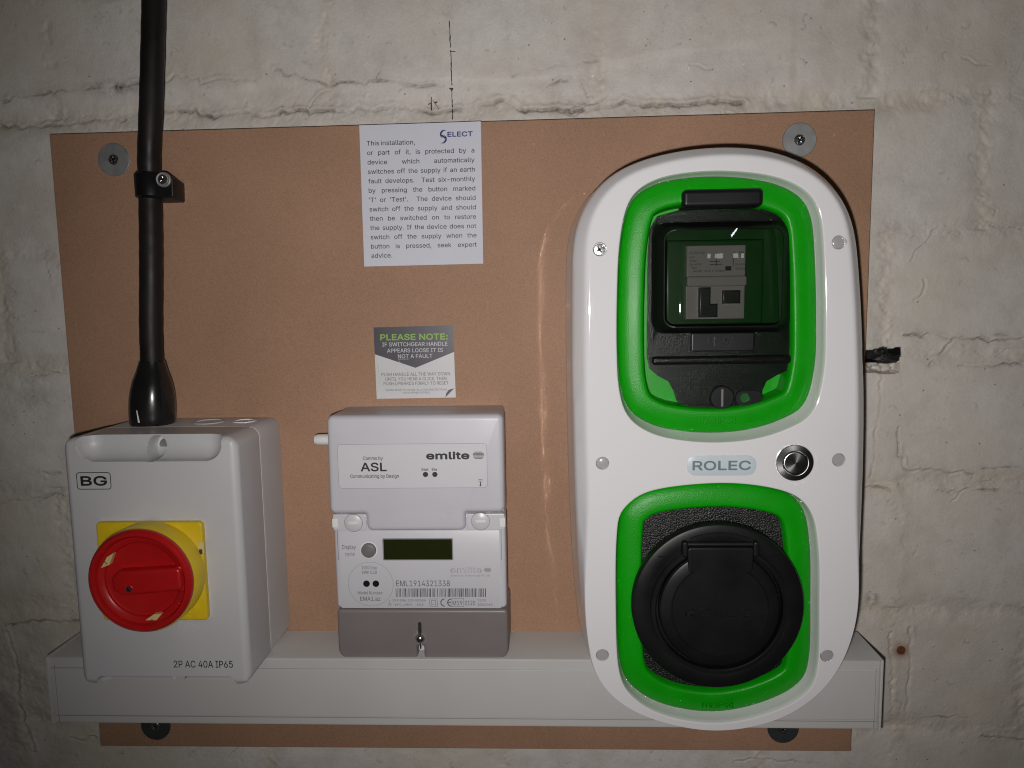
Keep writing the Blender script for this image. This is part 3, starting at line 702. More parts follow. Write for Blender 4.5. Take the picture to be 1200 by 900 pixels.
# knock-outs on the top face
for xk, dk, rk in ((-268, 24, 12.5), (-240, 22, 9.5)):
    m = MB(); n = 32; vs = []; 
    for rr, zz in ((rk, ZT), (rk - .5, ZT + .7), (rk - 2.2, ZT + .7), (rk - 2.7, ZT)):
        vs += [(xk + rr * math.cos(2 * math.pi * k / n), dk + rr * math.sin(2 * math.pi * k / n), zz) for k in range(n)]
    fs = [(j * n + k, j * n + (k + 1) % n, (j + 1) * n + (k + 1) % n, (j + 1) * n + k) for j in range(3) for k in range(n)]
    m.add(vs, fs); m.build('knockout_ring', MT['seal'] if rk < 10 else MT['grey'], t)
# printed marks
F = 90.15
m = MB(); (lx0, lz1), (lx1, lz0) = P(89, 553.5, 90), P(131, 573.5, 90)
m.ring(rrect(lx0, lx1, lz0, lz1, 2.2), .55, F); m.text('BG', (lx0 + lx1) / 2, lz0 + 3.1, F, lz1 - lz0 - 6.2, 'C', w=lx1 - lx0 - 6.5, bold=.05); m.build('logo', MT['ink'], t, smooth=0)
xa, za = P(204, 782, 90); xb, _ = P(273, 781, 90)
m = MB(); m.text('2P AC 40A IP65', xa, za, F, 5.2, 'L', w=xb - xa, bold=.01); m.build('rating_text', MT['ink'], t, smooth=0)
# yellow plate, boss
cx, cz = -285.0, -194.5
m = MB(); o_ = rrect(cx - 38.8, cx + 38.8, -231, -157.7, 3, 5); m.prism(o_, 89.5, 94.5, 1.2, 3); m.build('yellow_plate', MT['yellow'], t)
m = MB(); m.revolve(cx + 1.5, cz, [(37.8, 94), (37.8, 110.6), (37.2, 111.4), (30, 111.4)], 64); boss = m.build('yellow_collar', MT['yellow'], t)
m = MB(); m.prism(rrect(-249.4, -245.4, -181.5, -172, .8, 2), 94, 95.0, .2, 1); m.build('lock_slot', MT['cream'], t)
m = MB(); m.prism(rrect(-249.0, -246.6, -181.2, -177.5, .4, 2), 94, 95.2, .1, 1); m.build('lock_slot_shadow', MT['bdark'], t)
# red handle
hx, hz = -281.7, -193.0
hd = thing  # (handle is a part of the switch)
m = MB(); m.revolve(hx, hz, [(36.0, 113.4), (36.7, 113.8), (36.9, 115), (36.4, 117), (34.8, 118.6), (32.8, 118.6), (31.6, 117.2), (31.0, 115.2), (27.2, 114.2), (26.6, 113.6), (26.2, 112.2), (25.2, 111.7), (.5, 111.7)], 96)
handle = m.build('rotary_handle', MT['red'], t, smooth=35)
def rotp(pts, a): return [(hx + (x * math.cos(a) - z * math.sin(a)), hz + (x * math.sin(a) + z * math.cos(a))) for x, z in pts]
a_ = math.radians(4)
grip = round_poly(rotp([(-19, -4.5), (-13, -9), (30.5, -8.0), (30.5, 8.5), (-13, 9), (-19, 4.5)], a_), 3.0, 4)
m = MB(); m.prism(grip, 107, 119.5, 2.4, 4); m.build('grip', MT['red'], handle)
m = MB(); m.prism(round_poly(rotp([(26, -9.5), (30.8, -9.5), (30.8, 9.5), (26, 9.5)], a_), 2.0, 3), 107, 117.8, 1.4, 3); m.build('grip_end', MT['red'], handle)
x, z = P(152, 690, 119); screw_head(handle, x, z, 119.6, 2.3, .4, 'handle_screw')
for (pts, gl, gx, gz) in (([(118, 666), (125, 653), (133, 648), (128, 662)], '1', 125, 659), ([(136, 676), (145, 671), (142, 682), (137, 683)], '2', 140, 680), ([(170, 727), (180, 720), (190, 719), (183, 727)], '=', 179, 726)):
    m = MB(); q = PL(pts, 116.2); m.prism(q[::-1], 112.5, 116.2, .15, 1); pl = m.build('label_window', MT['cream'], handle, smooth=0)
    m = MB(); x, z = P(gx, gz, 116.2); m.text(gl, x, z - 1.2, 116.45, 2.4, 'C', bold=.02, rot=.6); m.build('label_mark', MT['ink'], handle, smooth=0)

# ------------------------------------------------------------------ paper notice
x0, x1, z0, z1 = -143.8, -48.2, 24, 133.6
t = thing('paper_notice', 'white paper notice with printed safety text at the top of the board', 'notice', ((x0 + x1) / 2, 0, z0))
m = MB(); nn = 12; vs = []
def pd(u, v): return .35 + .5 * (abs(u - .5) * 2) ** 3 * (.4 + v) * .8
for j in range(nn + 1):
    for i in range(nn + 1): u, v = i / nn, j / nn; vs.append((x0 + (x1 - x0) * u + .4 * v - .2, pd(u, v) - .2, z0 + (z1 - z0) * v + .6 * u))
m.add(vs, [(j * (nn + 1) + i, j * (nn + 1) + i + 1, (j + 1) * (nn + 1) + i + 1, (j + 1) * (nn + 1) + i) for j in range(nn) for i in range(nn)]); m.build('sheet', MT['paper'], t)
LN = ["This installation,", "or part of it, is protected by a", "device which automatically", "switches off the supply if an earth", "fault develops.  Test six-monthly", "by pressing the button marked", "'T' or 'Test'.  The device should",
      "switch off the supply and should", "then be switched on to restore", "the supply. If the device does not", "switch off the supply when the", "button is pressed, seek expert", "advice."]
m = MB(); ty = 118.0; th = 3.45
def tw(s, h):
    xs = [p[0] for p in glyphs(s)[0]]; return (max(xs) - min(xs)) * h / HC * 1.08
for i, ln in enumerate(LN):
    a = -138.2 + i * .03; bx = -53.6 + i * .03; ws = ln.replace('  ', ' ~').split(' '); d = .62
    ws = [w for w in ws]; wd = [tw(w.lstrip('~'), th) for w in ws]
    gap = 1.6 if i in (0, 12) else (bx - a - sum(wd)) / (len(ws) - 1 + sum(w.startswith('~') for w in ws))
    x = a
    for w, wi in zip(ws, wd):
        if w.startswith('~'): x += gap; w = w[1:]
        m.text(w, x, ty - i * 7.27, d, th, 'L', stretch=1.08, bold=.012); x += wi + gap
m.build('printed_text', MT['ink'], t, smooth=0)
m = MB(); m.text('ELECT', -74.2, 123.2, .66, 3.5, 'L', w=19.5, bold=.05); 
# swoosh-shaped initial
sw = lambda cx, cz, r0, r1, a0, a1, n=14: [(cx + r0 * math.cos(a0 + (a1 - a0) * k / n), cz + r0 * math.sin(a0 + (a1 - a0) * k / n)) for k in range(n + 1)] + [(cx + (r0 - r1 * math.sin(math.pi * k / n)) * math.cos(a0 + (a1 - a0) * k / n), cz + (r0 - r1 * math.sin(math.pi * k / n)) * math.sin(a0 + (a1 - a0) * k / n)) for k in range(n, -1, -1)]
m.sheet([sw(-77.0, 125.2, 3.3, 1.5, .9, 4.4)], .66); m.sheet([sw(-78.2, 121.4, 3.3, 1.5, 4.1, 7.6)], .66)
m.add([(-79.7, .66, 124.2), (-78.3, .66, 124.9), (-75.4, .66, 122.4), (-76.8, .66, 121.8)], [(0, 1, 2, 3)]); m.build('logo', MT['navy'], t, smooth=0)

# ------------------------------------------------------------------ square sticker
x0, x1, z0, z1 = -138.3, -73.4, -83.0, -24.4
t = thing('square_sticker', 'small square sticker, dark grey point over white, below the paper notice', 'sticker', ((x0 + x1) / 2, 0, z0))
m = MB(); m.prism([(x0 + .4, z0), (x1 + .4, z0 + .4), (x1 - .4, z1 + .4), (x0, z1 - .4)], 0.05, .3); m.build('backing', MT['swhite'], t, smooth=0)
m = MB(); zc = -46.5; m.sheet([[(x0 + .1, zc), (-105.2, -58), (x1 - .1, zc + 1), (x1 - .4, z1 + .4), (x0, z1 - .4)]], .38); m.build('dark_panel', MT['sdark'], t, smooth=0)
m = MB(); m.text('PLEASE NOTE:', -133, -35.2, .46, 4.6, 'L', w=54.5, bold=.05); m.build('heading', MT['sgreen'], t, smooth=0)
m = MB()
for s_, w_, z_ in (('IF SWITCHGEAR HANDLE', 53, -40.3), ('APPEARS LOOSE IT IS', 45.5, -45.3), ('NOT A FAULT', 28, -50.0)): m.text(s_, -105.2, z_, .46, 3.1, 'C', w=w_, bold=.012)
m.add([(-119.3, .46, -50.9), (-110.5, .46, -50.9), (-110.5, .46, -50.6), (-119.3, .46, -50.6)], [(0, 1, 2, 3)]); m.build('subheading', MT['slight'], t, smooth=0)
m = MB()
for s_, w_, z_, h_ in (('PUSH HANDLE ALL THE WAY DOWN', 56, -64.4, 2.6), ('UNTIL YOU HEAR A CLICK, THEN', 50, -68.2, 2.6), ('PUSH UPWARDS FIRMLY TO RESET', 53, -71.9, 2.6), ('PLEASE REFER TO THE INSTALLATION INSTRUCTIONS', 50, -76.7, 1.5), ('FOR FURTHER DETAILS', 22, -79.0, 1.5)): m.text(s_, -105.2, z_, .4, h_, 'C', w=w_, res=2)
m.build('small_text', MT['ink2'], t, smooth=0)
m = MB(); m.sheet([[(-81.4, -82.4), (-80.9, -79.4), (-78.8, -76.3), (-74, -75.0)]], .42); m.build('curled_corner_print', MT['ink2'], t, smooth=0)
for p0, p1 in (((-137.6, -47), (-134.5, -68)), ((-119, -52), (-110, -63)), ((-137.8, -81), (-131, -82.7))):
    m = MB(); m.tube([(p0[0], .3, p0[1]), ((p0[0] + p1[0]) / 2 + .6, .5, (p0[1] + p1[1]) / 2), (p1[0], .3, p1[1])], [.15, .35, .15], 8); m.build('crease', MT['swhite'], t)

# ------------------------------------------------------------------ electricity meter
t = thing('electricity_meter', 'pale grey electricity meter with small display and taupe terminal cover', 'electricity meter', (-99, 0, -282))
m = MB(); m.prism(rrect(-163.5, -33.5, -280, -89.3, 3), 0.2, 38, 0, 1, True); m.build('back_case', MT['meter'], t)
o_ = round_poly([(-166.3, -165), (-138.2, -165), (-138.2, -178.6), (-61.8, -178.6), (-61.8, -164.4), (-31.8, -164.4), (-31.8, -88.6), (-165.6, -88.6)], [5, 1.5, 5, 5, 1.5, 5, 5, 5], 5)
m = MB(); L_ = [(inset(o_, 2.0), 1), (o_, 14)] ; 
m.loft([(inset(o_, 2.2), .3), (inset(o_, .6), 22), (o_, 47.5), (inset(o_, .35), 49.2), (inset(o_, 1.2), 50.8), (inset(o_, 2.6), 51.8), (inset(o_, 4.2), 52.0)], cap1=True); m.build('communications_cover', MT['meter'], t)
o_ = rrect(-165.2, -32.0, -242.2, -166.0, 3.5); m = MB(); m.prism(o_, 30, 45.8, 2.4, 4); m.build('front_case', MT['meter'], t)
m = MB(); m.prism(round_poly([(-161.5, -241.9), (-36.2, -241.9), (-36.2, -179.6), (-161.5, -179.6)], 1.0, 3), 44, 46.3, .25, 2); pan = m.build('label_panel', MT['panel'], t)
for xa, xb in ((-165.0, -139.0), (-61.0, -32.4)):
    m = MB(); m.prism(rrect(xa, xb, -179.0, -166.2, 1.2, 3), 44, 47.2, .5, 2); m.build('screw_tab', MT['panel'], t)
for px_, py_ in ((414, 613), (563, 611)):
    x, z = P(px_, py_, 48); m = MB(); m.ring(circle(x, z, 7.2, 40), .35, 47.35); m.build('tab_screw_gap', MT['ink3'], t, smooth=0)
    m = MB(); m.revolve(x, z, [(6.7, 47), (6.7, 47.9), (6.3, 48.2), (.5, 48.2)], 36); sc2 = m.build('tab_screw', MT['panel'], t)
    m = MB(); m.prism(rrect(x - 4.4, x + 4.4, z - 1.0, z + 1.0, .6, 3), 47.8, 48.9, .4, 2); m.build('slot_bar', MT['seal'], sc2)
for xa, xb in ((-165.6, -161.2), (-36.2, -31.8)):
    m = MB(); m.box(xa, xb, 38, 47.9, -176.6, -169.6, .5); m.build('side_clip', MT['seal'], t)
for xa in (-162.6, -35.6):
    m = MB(); m.box(xa, xa + .45, 44, 46.0, -203, -178.5); m.build('panel_groove', MT['ink3'], t)
# terminal cover with slotted bottom and sealing screw
o_ = round_poly([(-165.3, -283), (-102.6, -283), (-102.6, -272.5), (-97.4, -272.5), (-97.4, -283), (-31.2, -283), (-31.2, -242.6), (-165.0, -242.6)], [8, 2.9, 1, 1, 2.9, 8, 2.9, 2.9], 5)
m = MB(); m.prism(o_, .3, 47.6, 2.2, 4); m.build('terminal_cover', MT['brown'], t)
m = MB(); m.prism(round_poly([(-101.4, -263), (-98.8, -263), (-98.8, -252.6), (-101.4, -252.6)], 1.1, 4), 46, 47.8, 0, 1); m.build('screw_slot', MT['bdark'], t)
m = MB(); m.revolve(-100.1, -265.8, [(3.7, 47), (3.7, 48.2), (3.2, 49.6), (2.0, 50.6), (.3, 51)], 28); s_ = m.build('sealing_screw', MT['steel'], t)
m = MB(); m.prism(round_poly([(-100.5, -274.5), (-99.5, -274.5), (-99.5, -268.5), (-100.5, -268.5)], .4, 3), 47, 47.9, 0, 1); m.build('seal_wire', MT['steel'], t)
m = MB(); m.tube([(-163, 26, -111.5), (-174, 26, -111.5), (-180, 26, -111.5), (-182.5, 26, -111.5), (-183.6, 26, -111.5)], [4.4, 4.4, 4.3, 3.4, 1.4], 24); m.build('aerial_stub', MT['seal'], t)
# comms label
d = 52.12
(la, lz) = (-157.8, -144.6)
m = MB(); m.prism(rrect(la, -44.4, lz, -110.4, 2.8), 51.9, 52.3, .12, 1); lab = m.build('communications_label', MT['mlabel'], t)
m = MB(); m.ring(rrect(la, -44.4, lz, -110.4, 2.8), .25, 52.34); m.build('label_border', MT['ink3'], lab, smooth=0)
d = 52.42; S = (617 - 52.4) / 900
m = MB()
def mt(px, py, s_, hpx, wpx, mb, dd, al='L', **k):
    x, z = P(px, py, dd); mb.text(s_, x, z, dd, hpx * (617 - dd) / 900, al, w=wpx * (617 - dd) / 900, **k)
mt(437, 539, 'Comms by', 4.2, 24, m, d, 'C', bold=.012); mt(438, 552, 'ASL', 10, 31, m, d, 'C', bold=.04); mt(439, 560, 'Communicating by Design', 4.2, 59, m, d, 'C', bold=.012)
mt(498, 551.5, 'Stat', 2.8, 8.5, m, d, 'C', bold=.03); mt(509, 551.5, 'Site', 2.8, 6.5, m, d, 'C', bold=.03)
mt(500, 538, 'emlite', 8.2, 51, m, d, 'L', bold=.075)
def stripes(mb, px, py, r, dd, n=6):
    k = (617 - dd) / 900
    for c in (px, px + r * .95):
        for i in range(n):
            a = -1 + (2 * i + .5) / n; b_ = a + 1.05 / n; x, z = P(c, py, dd)
            w0, w1 = math.sqrt(max(.02, 1 - a * a)), math.sqrt(max(.02, 1 - b_ * b_)); R = r * k
            e = .02 if c == px else .05
            mb.add([(x - w0 * R, dd + e, z + a * R), (x + w0 * R, dd + e, z + a * R), (x + w1 * R, dd + e, z + b_ * R), (x - w1 * R, dd + e, z + b_ * R)], [(0, 1, 2, 3)])
stripes(m, 558.5, 533.5, 4.6, d)
for px_ in (498.6, 509.6):
    x, z = P(px_, 556, d); m.sheet([circle(x, z, 2.0, 24)], d)
x, z = P(563, 569, d); m.add([(x - .35, d, z), (x + .35, d, z), (x + .35, d, z + 3), (x - .35, d, z + 3)], [(0, 1, 2, 3)])
m.add([(x - .8, d, z - .3), (x + .8, d, z - .3), (x, d, z + 1.2)], [(0, 1, 2)])
for r in (1.8, 3.0):
    for k in range(8):
        a, b_ = math.radians(50 + 10 * k), math.radians(50 + 10 * (k + 1)); q = [(x + rr * math.cos(w), d, z + 1.6 + rr * math.sin(w)) for rr, w in ((r, a), (r, b_), (r + .3, b_), (r + .3, a))]; m.add(q, [(0, 1, 2, 3)])
m.build('label_print', MT['ink'], lab, smooth=0)
# front panel
d = 46.45
q = MB(); q.prism(rrect(-127.3, -72.6, -203.2, -185.6, .8, 3), 46, 46.6, .15, 1); q.build('display_frame', MT['ink3'], t)
q = MB(); q.prism(rrect(-126.4, -73.4, -202.4, -186.4, .4, 2), 46, 46.8, 0, 1); q.build('display', MT['lcd'], t)
x, z = P(432, 645, 47)
q = MB(); q.ring(circle(x, z, 6.6, 40), .7, 46.5); q.build('button_surround', MT['seal'], t, smooth=0)
q = MB(); q.revolve(x, z, [(5.8, 46), (5.8, 47.6), (5.2, 48.4), (3.4, 48.8), (3.0, 48.4), (1.4, 48.6), (.2, 48.7)], 36); q.build('display_button', MT['rubber'], t)
m = MB(); mt(409, 643.5, 'Display', 5.2, 17, m, d, 'C'); mt(410, 651, 'cycle', 4.2, 12, m, d, 'C'); m.build('button_text', MT['ink2'], t, smooth=0)
x, z = P(434.5, 684.5, d); q = MB(); q.ring(circle(x, z, 17.8, 64), .22, d); q.build('pulse_circle', MT['ink3'], t, smooth=0)
m = MB(); mt(433, 667, '1000 Imp/', 4, 19, m, d, 'C'); mt(433, 672.5, 'kWh CLB', 4, 18, m, d, 'C'); mt(434, 696.5, 'Model Number:', 4, 31, m, d, 'C'); mt(434, 704, 'EMA1.az', 5.2, 25, m, d, 'C'); m.build('pulse_text', MT['ink2'], t, smooth=0)
for px_ in (429.5, 440.5):
    x, z = P(px_, 684, d); q = MB(); q.revolve(x, z, [(2.6, 46), (2.6, 46.6), (2.0, 46.7), (.3, 46.5)], 24); q.build('pulse_led', MT['black'], t)
m = MB(); mt(464.5, 687, 'EML1914321338', 7.2, 66, m, d, 'L'); m.build('serial_number', MT['ink2'], t, smooth=0)
m = MB(); xa, za = P(464, 699.5, d); xb, zb = P(570, 689.5, d); x = xa; rr = random.Random(5)
while x < xb - .6:
    w_ = rr.choice((.28, .28, .5, .75)); m.add([(x, d, za), (x + w_, d, za), (x + w_, d, zb), (x, d, zb)], [(0, 1, 2, 3)]); x += w_ + rr.choice((.35, .35, .6, .9))
m.build('barcode', MT['ink2'], t, smooth=0)
m = MB(); mt(460, 704.7, '230V 50Hz  0,25-5(100)A', 2.6, 41, m, d); mt(461, 709.7, '-25\u00b0C...+55\u00b0C      2018', 2.6, 37, m, d)
for a in (503.5,):
    xa, za = P(503.5, 710.7, d); xb, zb = P(512.5, 701.7, d); m.ring([(xa, za), (xb, za), (xb, zb), (xa, zb)], .25, d); m.ring([(xa + 1.3, za + 1.3), (xb - 1.3, za + 1.3), (xb - 1.3, zb - 1.3), (xa + 1.3, zb - 1.3)], .25, d)
k_ = (617 - d) / 900
for px_, bar in ((519.5, 0), (527.5, 1)):
    x, z = P(px_, 706.2, d); R = 5.2 * k_
    for k in range(14):
        a, b_ = math.radians(90 + 180 * k / 14), math.radians(90 + 180 * (k + 1) / 14)
        m.add([(x + q_ * math.cos(w) + 1, d, z + q_ * math.sin(w)) for q_, w in ((R, a), (R, b_), (R - .75, b_), (R - .75, a))], [(0, 1, 2, 3)])
    if bar: m.add([(x - R + 1.3, d, z - .3), (x + .6, d, z - .3), (x + .6, d, z + .3), (x - R + 1.3, d, z + .3)], [(0, 1, 2, 3)])
xa, za = P(529.5, 711, d); xb, zb = P(543.5, 701.2, d); m.ring([(xa, za), (xb, za), (xb, zb), (xa, zb)], .22, d)
mt(530.5, 709.2, 'M19', 5.6, 12, m, d); mt(545, 709.2, '0120', 5.6, 12.5, m, d); mt(560, 704.7, '01205', 2.6, 10, m, d); mt(560, 709.7, 'SGS0063', 2.6, 18, m, d)
x, z = P(457, 710, d); m.ring(circle(x, z + 1, 1.2, 16), .25, d); m.add([(x - .15, d, z + 2), (x + .15, d, z + 2), (x + .15, d, z + 5), (x - .15, d, z + 5)], [(0, 1, 2, 3)])
m.build('approval_marks', MT['ink2'], t, smooth=0)
m = MB(); mt(528.5, 671, 'emlite', 6.4, 37, m, d, 'L', bold=.07); stripes(m, 570, 668, 3.0, d, 4); mt(528, 675.5, 'Storeys Bar, Peterborough PE1 5EL', 2.2, 49, m, d); m.build('maker_outline', MT['ink3'], t, smooth=0)
m = MB(); mt(529.2, 671, 'emlite', 6.4, 35.6, m, d + .06, 'L', bold=.03); m.build('maker_fill', MT['panel'], t, smooth=0)

# ------------------------------------------------------------------ car charging unit
ch = thing('car_charger', 'white wall charger with two green framed openings', 'car charger', (118, 0, -312))
FD = 92.0
OUT = spline(PL([(672, 289), (682, 250), (704, 217), (736, 195), (785, 179.5), (840, 173), (890, 175.5), (932, 187.5), (962, 206), (984, 232), (999, 265), (1007, 330), (1011, 420), (1012, 490), (1010, 580), (1005, 660), (999, 710), (988, 750), (969, 786), (939, 815), (899, 836), (842, 846.5), (788, 841), (741, 825), (711, 803), (693, 776), (684, 733), (678, 670), (674, 590), (671, 480), (670, 380)], 78), 200, 90)
GU = spline(PL([(724.5, 340), (727, 290), (735, 247), (751, 224), (785, 210), (842, 205), (900, 211), (937, 227), (953, 252), (958, 295), (960, 370), (958, 430), (945, 475), (916, 494), (880, 505), (840, 509), (800, 507), (764, 499), (738, 481), (727, 450), (724, 400)], 84), 160)
GL = spline(PL([(723, 700), (724.5, 620), (734, 592), (768, 573), (848, 565.5), (915, 575), (943, 597), (952, 640), (953, 700), (951, 775), (936, 806), (892, 828), (838, 838), (784, 831), (746, 812), (727, 780)], 84), 160)
def outset_dir(o, s_, ex=2.6):
    n = len(o); r = inset(o, -1.0); out = []
    for p, q in zip(o, r):
        nx, nz = q[0] - p[0], q[1] - p[1]; k = s_ + ex * max(0, -nz); out.append((p[0] + nx * k, p[1] + nz * k))
    return out
holes = []; shell = MB()
_n1 = inset(OUT, 1.0)
def rk(z): u = min(1, max(0, (-130 - z) / 110)); v = min(1, max(0, (z - 20) / 60)); return .74 * (1 - .80 * u * u * (3 - 2 * u) - .2 * v * v * (3 - 2 * v))
def rim(t):        # the rounded edge is narrower along the bottom
    return [(p[0] + (q[0] - p[0]) * t * rk(p[1]), p[1] + (q[1] - p[1]) * t * rk(p[1])) for p, q in zip(OUT, _n1)]
def flare(t):      # left flank flared towards the board, shaped to throw a reflected arc of light
    return [(p[0] - (q[0] - p[0]) * t * max(0, q[0] - p[0]) ** 3, p[1] - (q[1] - p[1]) * t * max(0, q[0] - p[0]) ** 3) for p, q in zip(OUT, _n1)]
shell.loft([(inset(OUT, .5), .3), (inset(OUT, .1), 1.5), (inset(OUT, .1), 47), (flare(3.3), 48.2)] + [(flare(3.45 * (1 - u) ** 1.25), 49 + 27 * u) for u in (0, .15, .3, .45, .6, .75, .9, 1)] + [(rim(.35), 78), (rim(1.2), 80), (rim(3.0), 82.5), (rim(7.5), 87.2), (rim(9.6), 89.4), (rim(11.6), 91), (rim(13.6), 91.8), (rim(15.6), FD), (rim(16.4), FD)])
for g in (GU, GL):
    ex = 2.6 if g is GU else 0.0
    e0 = outset_dir(g, 2.3, ex); e1 = outset_dir(g, 1.7, ex); e2 = outset_dir(g, 1.25, ex); e3 = outset_dir(g, .9, ex)
    e00 = outset_dir(g, 2.8, ex)
    shell.loft([(e00, FD), (e0, FD), (e1, FD - .35), (e2, FD - 1.4), (e3, FD - 4), (inset(g, -.5), 80), (inset(g, .5), 77)]); holes.append(e00)
SCR = [(703, 292), (983, 284), (706, 543), (983, 539), (706, 768), (969.5, 769)]
for p in SCR:
    x, z = P(*p, FD); c0 = circle(x, z, 4.7, 28); c00 = circle(x, z, 5.0, 28); holes.append(c00[::-1])
    shell.loft([(c00, FD), (c0, FD), (circle(x, z, 4.45, 28), FD - .5), (circle(x, z, 4.4, 28), FD - 6)], cap1=True)
shell.sheet([rim(16.4)] + holes, FD)
shell_o = shell.build('shell', MT['shell'], ch, smooth=32)
# screws and plugs in the six wells
for i, p in enumerate(SCR):
    x, z = P(*p, FD)
    if i == 0: screw_head(ch, x, z, FD - 4.5, 3.9, .6, 'shell_screw')
    else:
        k = FD - (2.6 if i in (1, 2) else 1.0); m = MB(); r = 4.25
        pr_ = [(r, k - 1.5), (r, k), (r * .9, k + .5), (r * .5, k + (.9 if i in (1, 2) else .55)), (.2, k + (1.1 if i in (1, 2) else .6))]
        m.revolve(x, z, pr_, 28); m.build('screw_plug', MT['cap'], ch)
# push button
x, z = P(931, 542, FD)
m = MB(); m.revolve(x, z, [(12.6, FD), (12.6, FD + 1.4), (12.3, FD + 1.8), (8.9, FD + 2.5), (8.6, FD + 2.4), (8.4, FD + 0.6)], 64, cap=False); pb = m.build('push_button', MT['chrome'], ch, smooth=30)
m = MB(); m.revolve(0, 0, [(8.1, 0), (8.1, 1.9), (7.7, 2.2), (6.9, 2.3), (.15, 2.55)], 64)
bc = m.build('button_cap', MT['chrome'], pb, smooth=30)
# the cap's and ring's own axes give the turned-metal sheen
for o_, dd in ((pb, None), (bc, None)):
    me = o_.data; org = V(x, FD, z) - ch.location
    if o_ is bc:
        base = V(0, 0, 0) - ch.location
        for v in me.vertices: v.co = v.co - base
        o_.location = (0, -0.1 / 1000, 0)
    else:
        for v in me.vertices: v.co = v.co - org
        o_.location = org
# name plate
xa, zb = P(805, 534, FD); xb, za = P(886, 557, FD)
m = MB(); m.prism(rrect(xa, xb, za, zb, 6.2, 8), FD, FD + .5, .2, 2); npl = m.build('name_plate', MT['plate'], ch)
m = MB(); m.text('ROLEC', (xa + xb) / 2, za + 4.1, FD + .62, zb - za - 8.0, 'C', w=(xb - xa) * .83, bold=.045); m.build('name_plate_text', MT['slate'], npl, smooth=0)
# green bezels
def bezel(g, rim, mat, txt, tx, ty):
    m = MB(); m.loft([(inset(g, a), b_) for a, b_ in rim]); o_ = m.build('green_bezel', mat, ch, smooth=60)
    x, z = P(tx, ty, 84.3); q = MB(); q.text(txt, x, z, 83.6, 4.4, 'C', w=24, depth=1.7); q.build('embossed_text', mat, o_, smooth=30); return o_
RIM = [(.4, 77), (.3, 79), (1.1, 80.8), (2.8, 82.1), (6.6, 83.4), (8.4, 83.8), (12, 84.3), (15.4, 84.6), (16.8, 84.2), (17.8, 82.6), (18.5, 78), (19.2, 58)]
bezel(GU, RIM, MT['green'], 'WallPod', 842, 497.5); bezel(GL, [(a, b_ if a < 17 else max(b_, 70)) for a, b_ in RIM[:-1]], MT['green'], 'WallPod', 840, 829)
def rp(x0, x1, y0, y1, d): a, b_ = P(x0, y1, d), P(x1, y0, d); return a[0], b_[0], a[1], b_[1]
def rr_px(x0, x1, y0, y1, d, r): a, b_, c, e = rp(x0, x1, y0, y1, d); return rrect(a, b_, c, e, r, 6)
# upper compartment: green tub, breaker
tubr = rr_px(766, 925, 256, 392, 66, 7)
m = MB(); gi = inset(GU, 18.6); m.sheet([gi, tubr], 67); m.build('green_ledge', MT['green'], ch)
m = MB(); m.loft([(tubr, 67), (inset(tubr, .5), 52), (inset(tubr, 1.5), 50)], cap1=True); m.build('green_tub', MT['greenin'], ch)
xa, xb, za, zb = rp(782, 897, 283, 376, 62)
m = MB(); m.prism([(xa, za - 3), (xb, za - 3), (xb, zb + 2), (xa, zb + 2)], 50, 58, 1, 2); m.build('breaker_rail_cover', MT['greenin'], ch)
xa, xb, za, zb = rp(804.5, 875.5, 286, 374.5, 66)
br = MB(); br.box(xa, xb, 50, 62, za, zb, .5); br.box(xa + .3, xb - .3, 60, 64, (za + zb) / 2 - 2, zb - .4, .6); bro = br.build('breaker', MT['breaker'], ch)
xm = (za + zb) / 2
m = MB(); m.prism(rrect(xa - .2, xb + .2, xm - 3, xm + 4.2, 1.6, 3), 60, 67, 1, 3); m.build('breaker_nose', MT['breaker'], bro)
a, b_, c, e = rp(819.5, 834, 337, 372, 67); m = MB()
m.prism([(a, c), (b_ + 4, c), (b_ + 4, c + (e - c) * .45), (b_ - 1, c + (e - c) * .45), (b_ - 1, e), (a, e)], 60, 68.5, .6, 2); m.build('toggle', MT['bdark'], bro)
a, b_, c, e = rp(847, 868, 340, 356, 65); m = MB(); m.box(a, b_, 60, 65, c, e, .8); m.build('test_button', MT['bdark'], bro)
m = MB(); dd = 64.2
for s_, px_, py_, h_, w_ in (('A10307106', 808, 298, 2.8, 17), ('CAT', 808, 303, 2.4, 6), ('30mA', 808, 307, 2.4, 8), ('In 40A', 808, 311, 2.4, 13), ('Ipn', 811, 315, 2.4, 6), ('6000  B 0.4 10kA', 812, 319, 2.4, 36), ('1  3N', 860, 298, 3.0, 11), ('EN61008', 862, 311, 2.4, 11), ('50/60', 862, 316, 2.4, 11)): mt(px_, py_, s_, h_, w_, m, dd)
for (ax, ay, bx_, by_) in ((839, 296, 839.6, 312), (859, 296, 859.5, 312), (832, 306, 844, 306.5), (832, 309.5, 846, 310), (850, 312, 857, 317)):
    p, q = P(ax, ay, dd), P(bx_, by_, dd); m.add([(p[0], dd, q[1]), (q[0], dd, q[1]), (q[0], dd, p[1]), (p[0], dd, p[1])], [(0, 1, 2, 3)])
m.build('breaker_print', MT['ink'], bro, smooth=0)
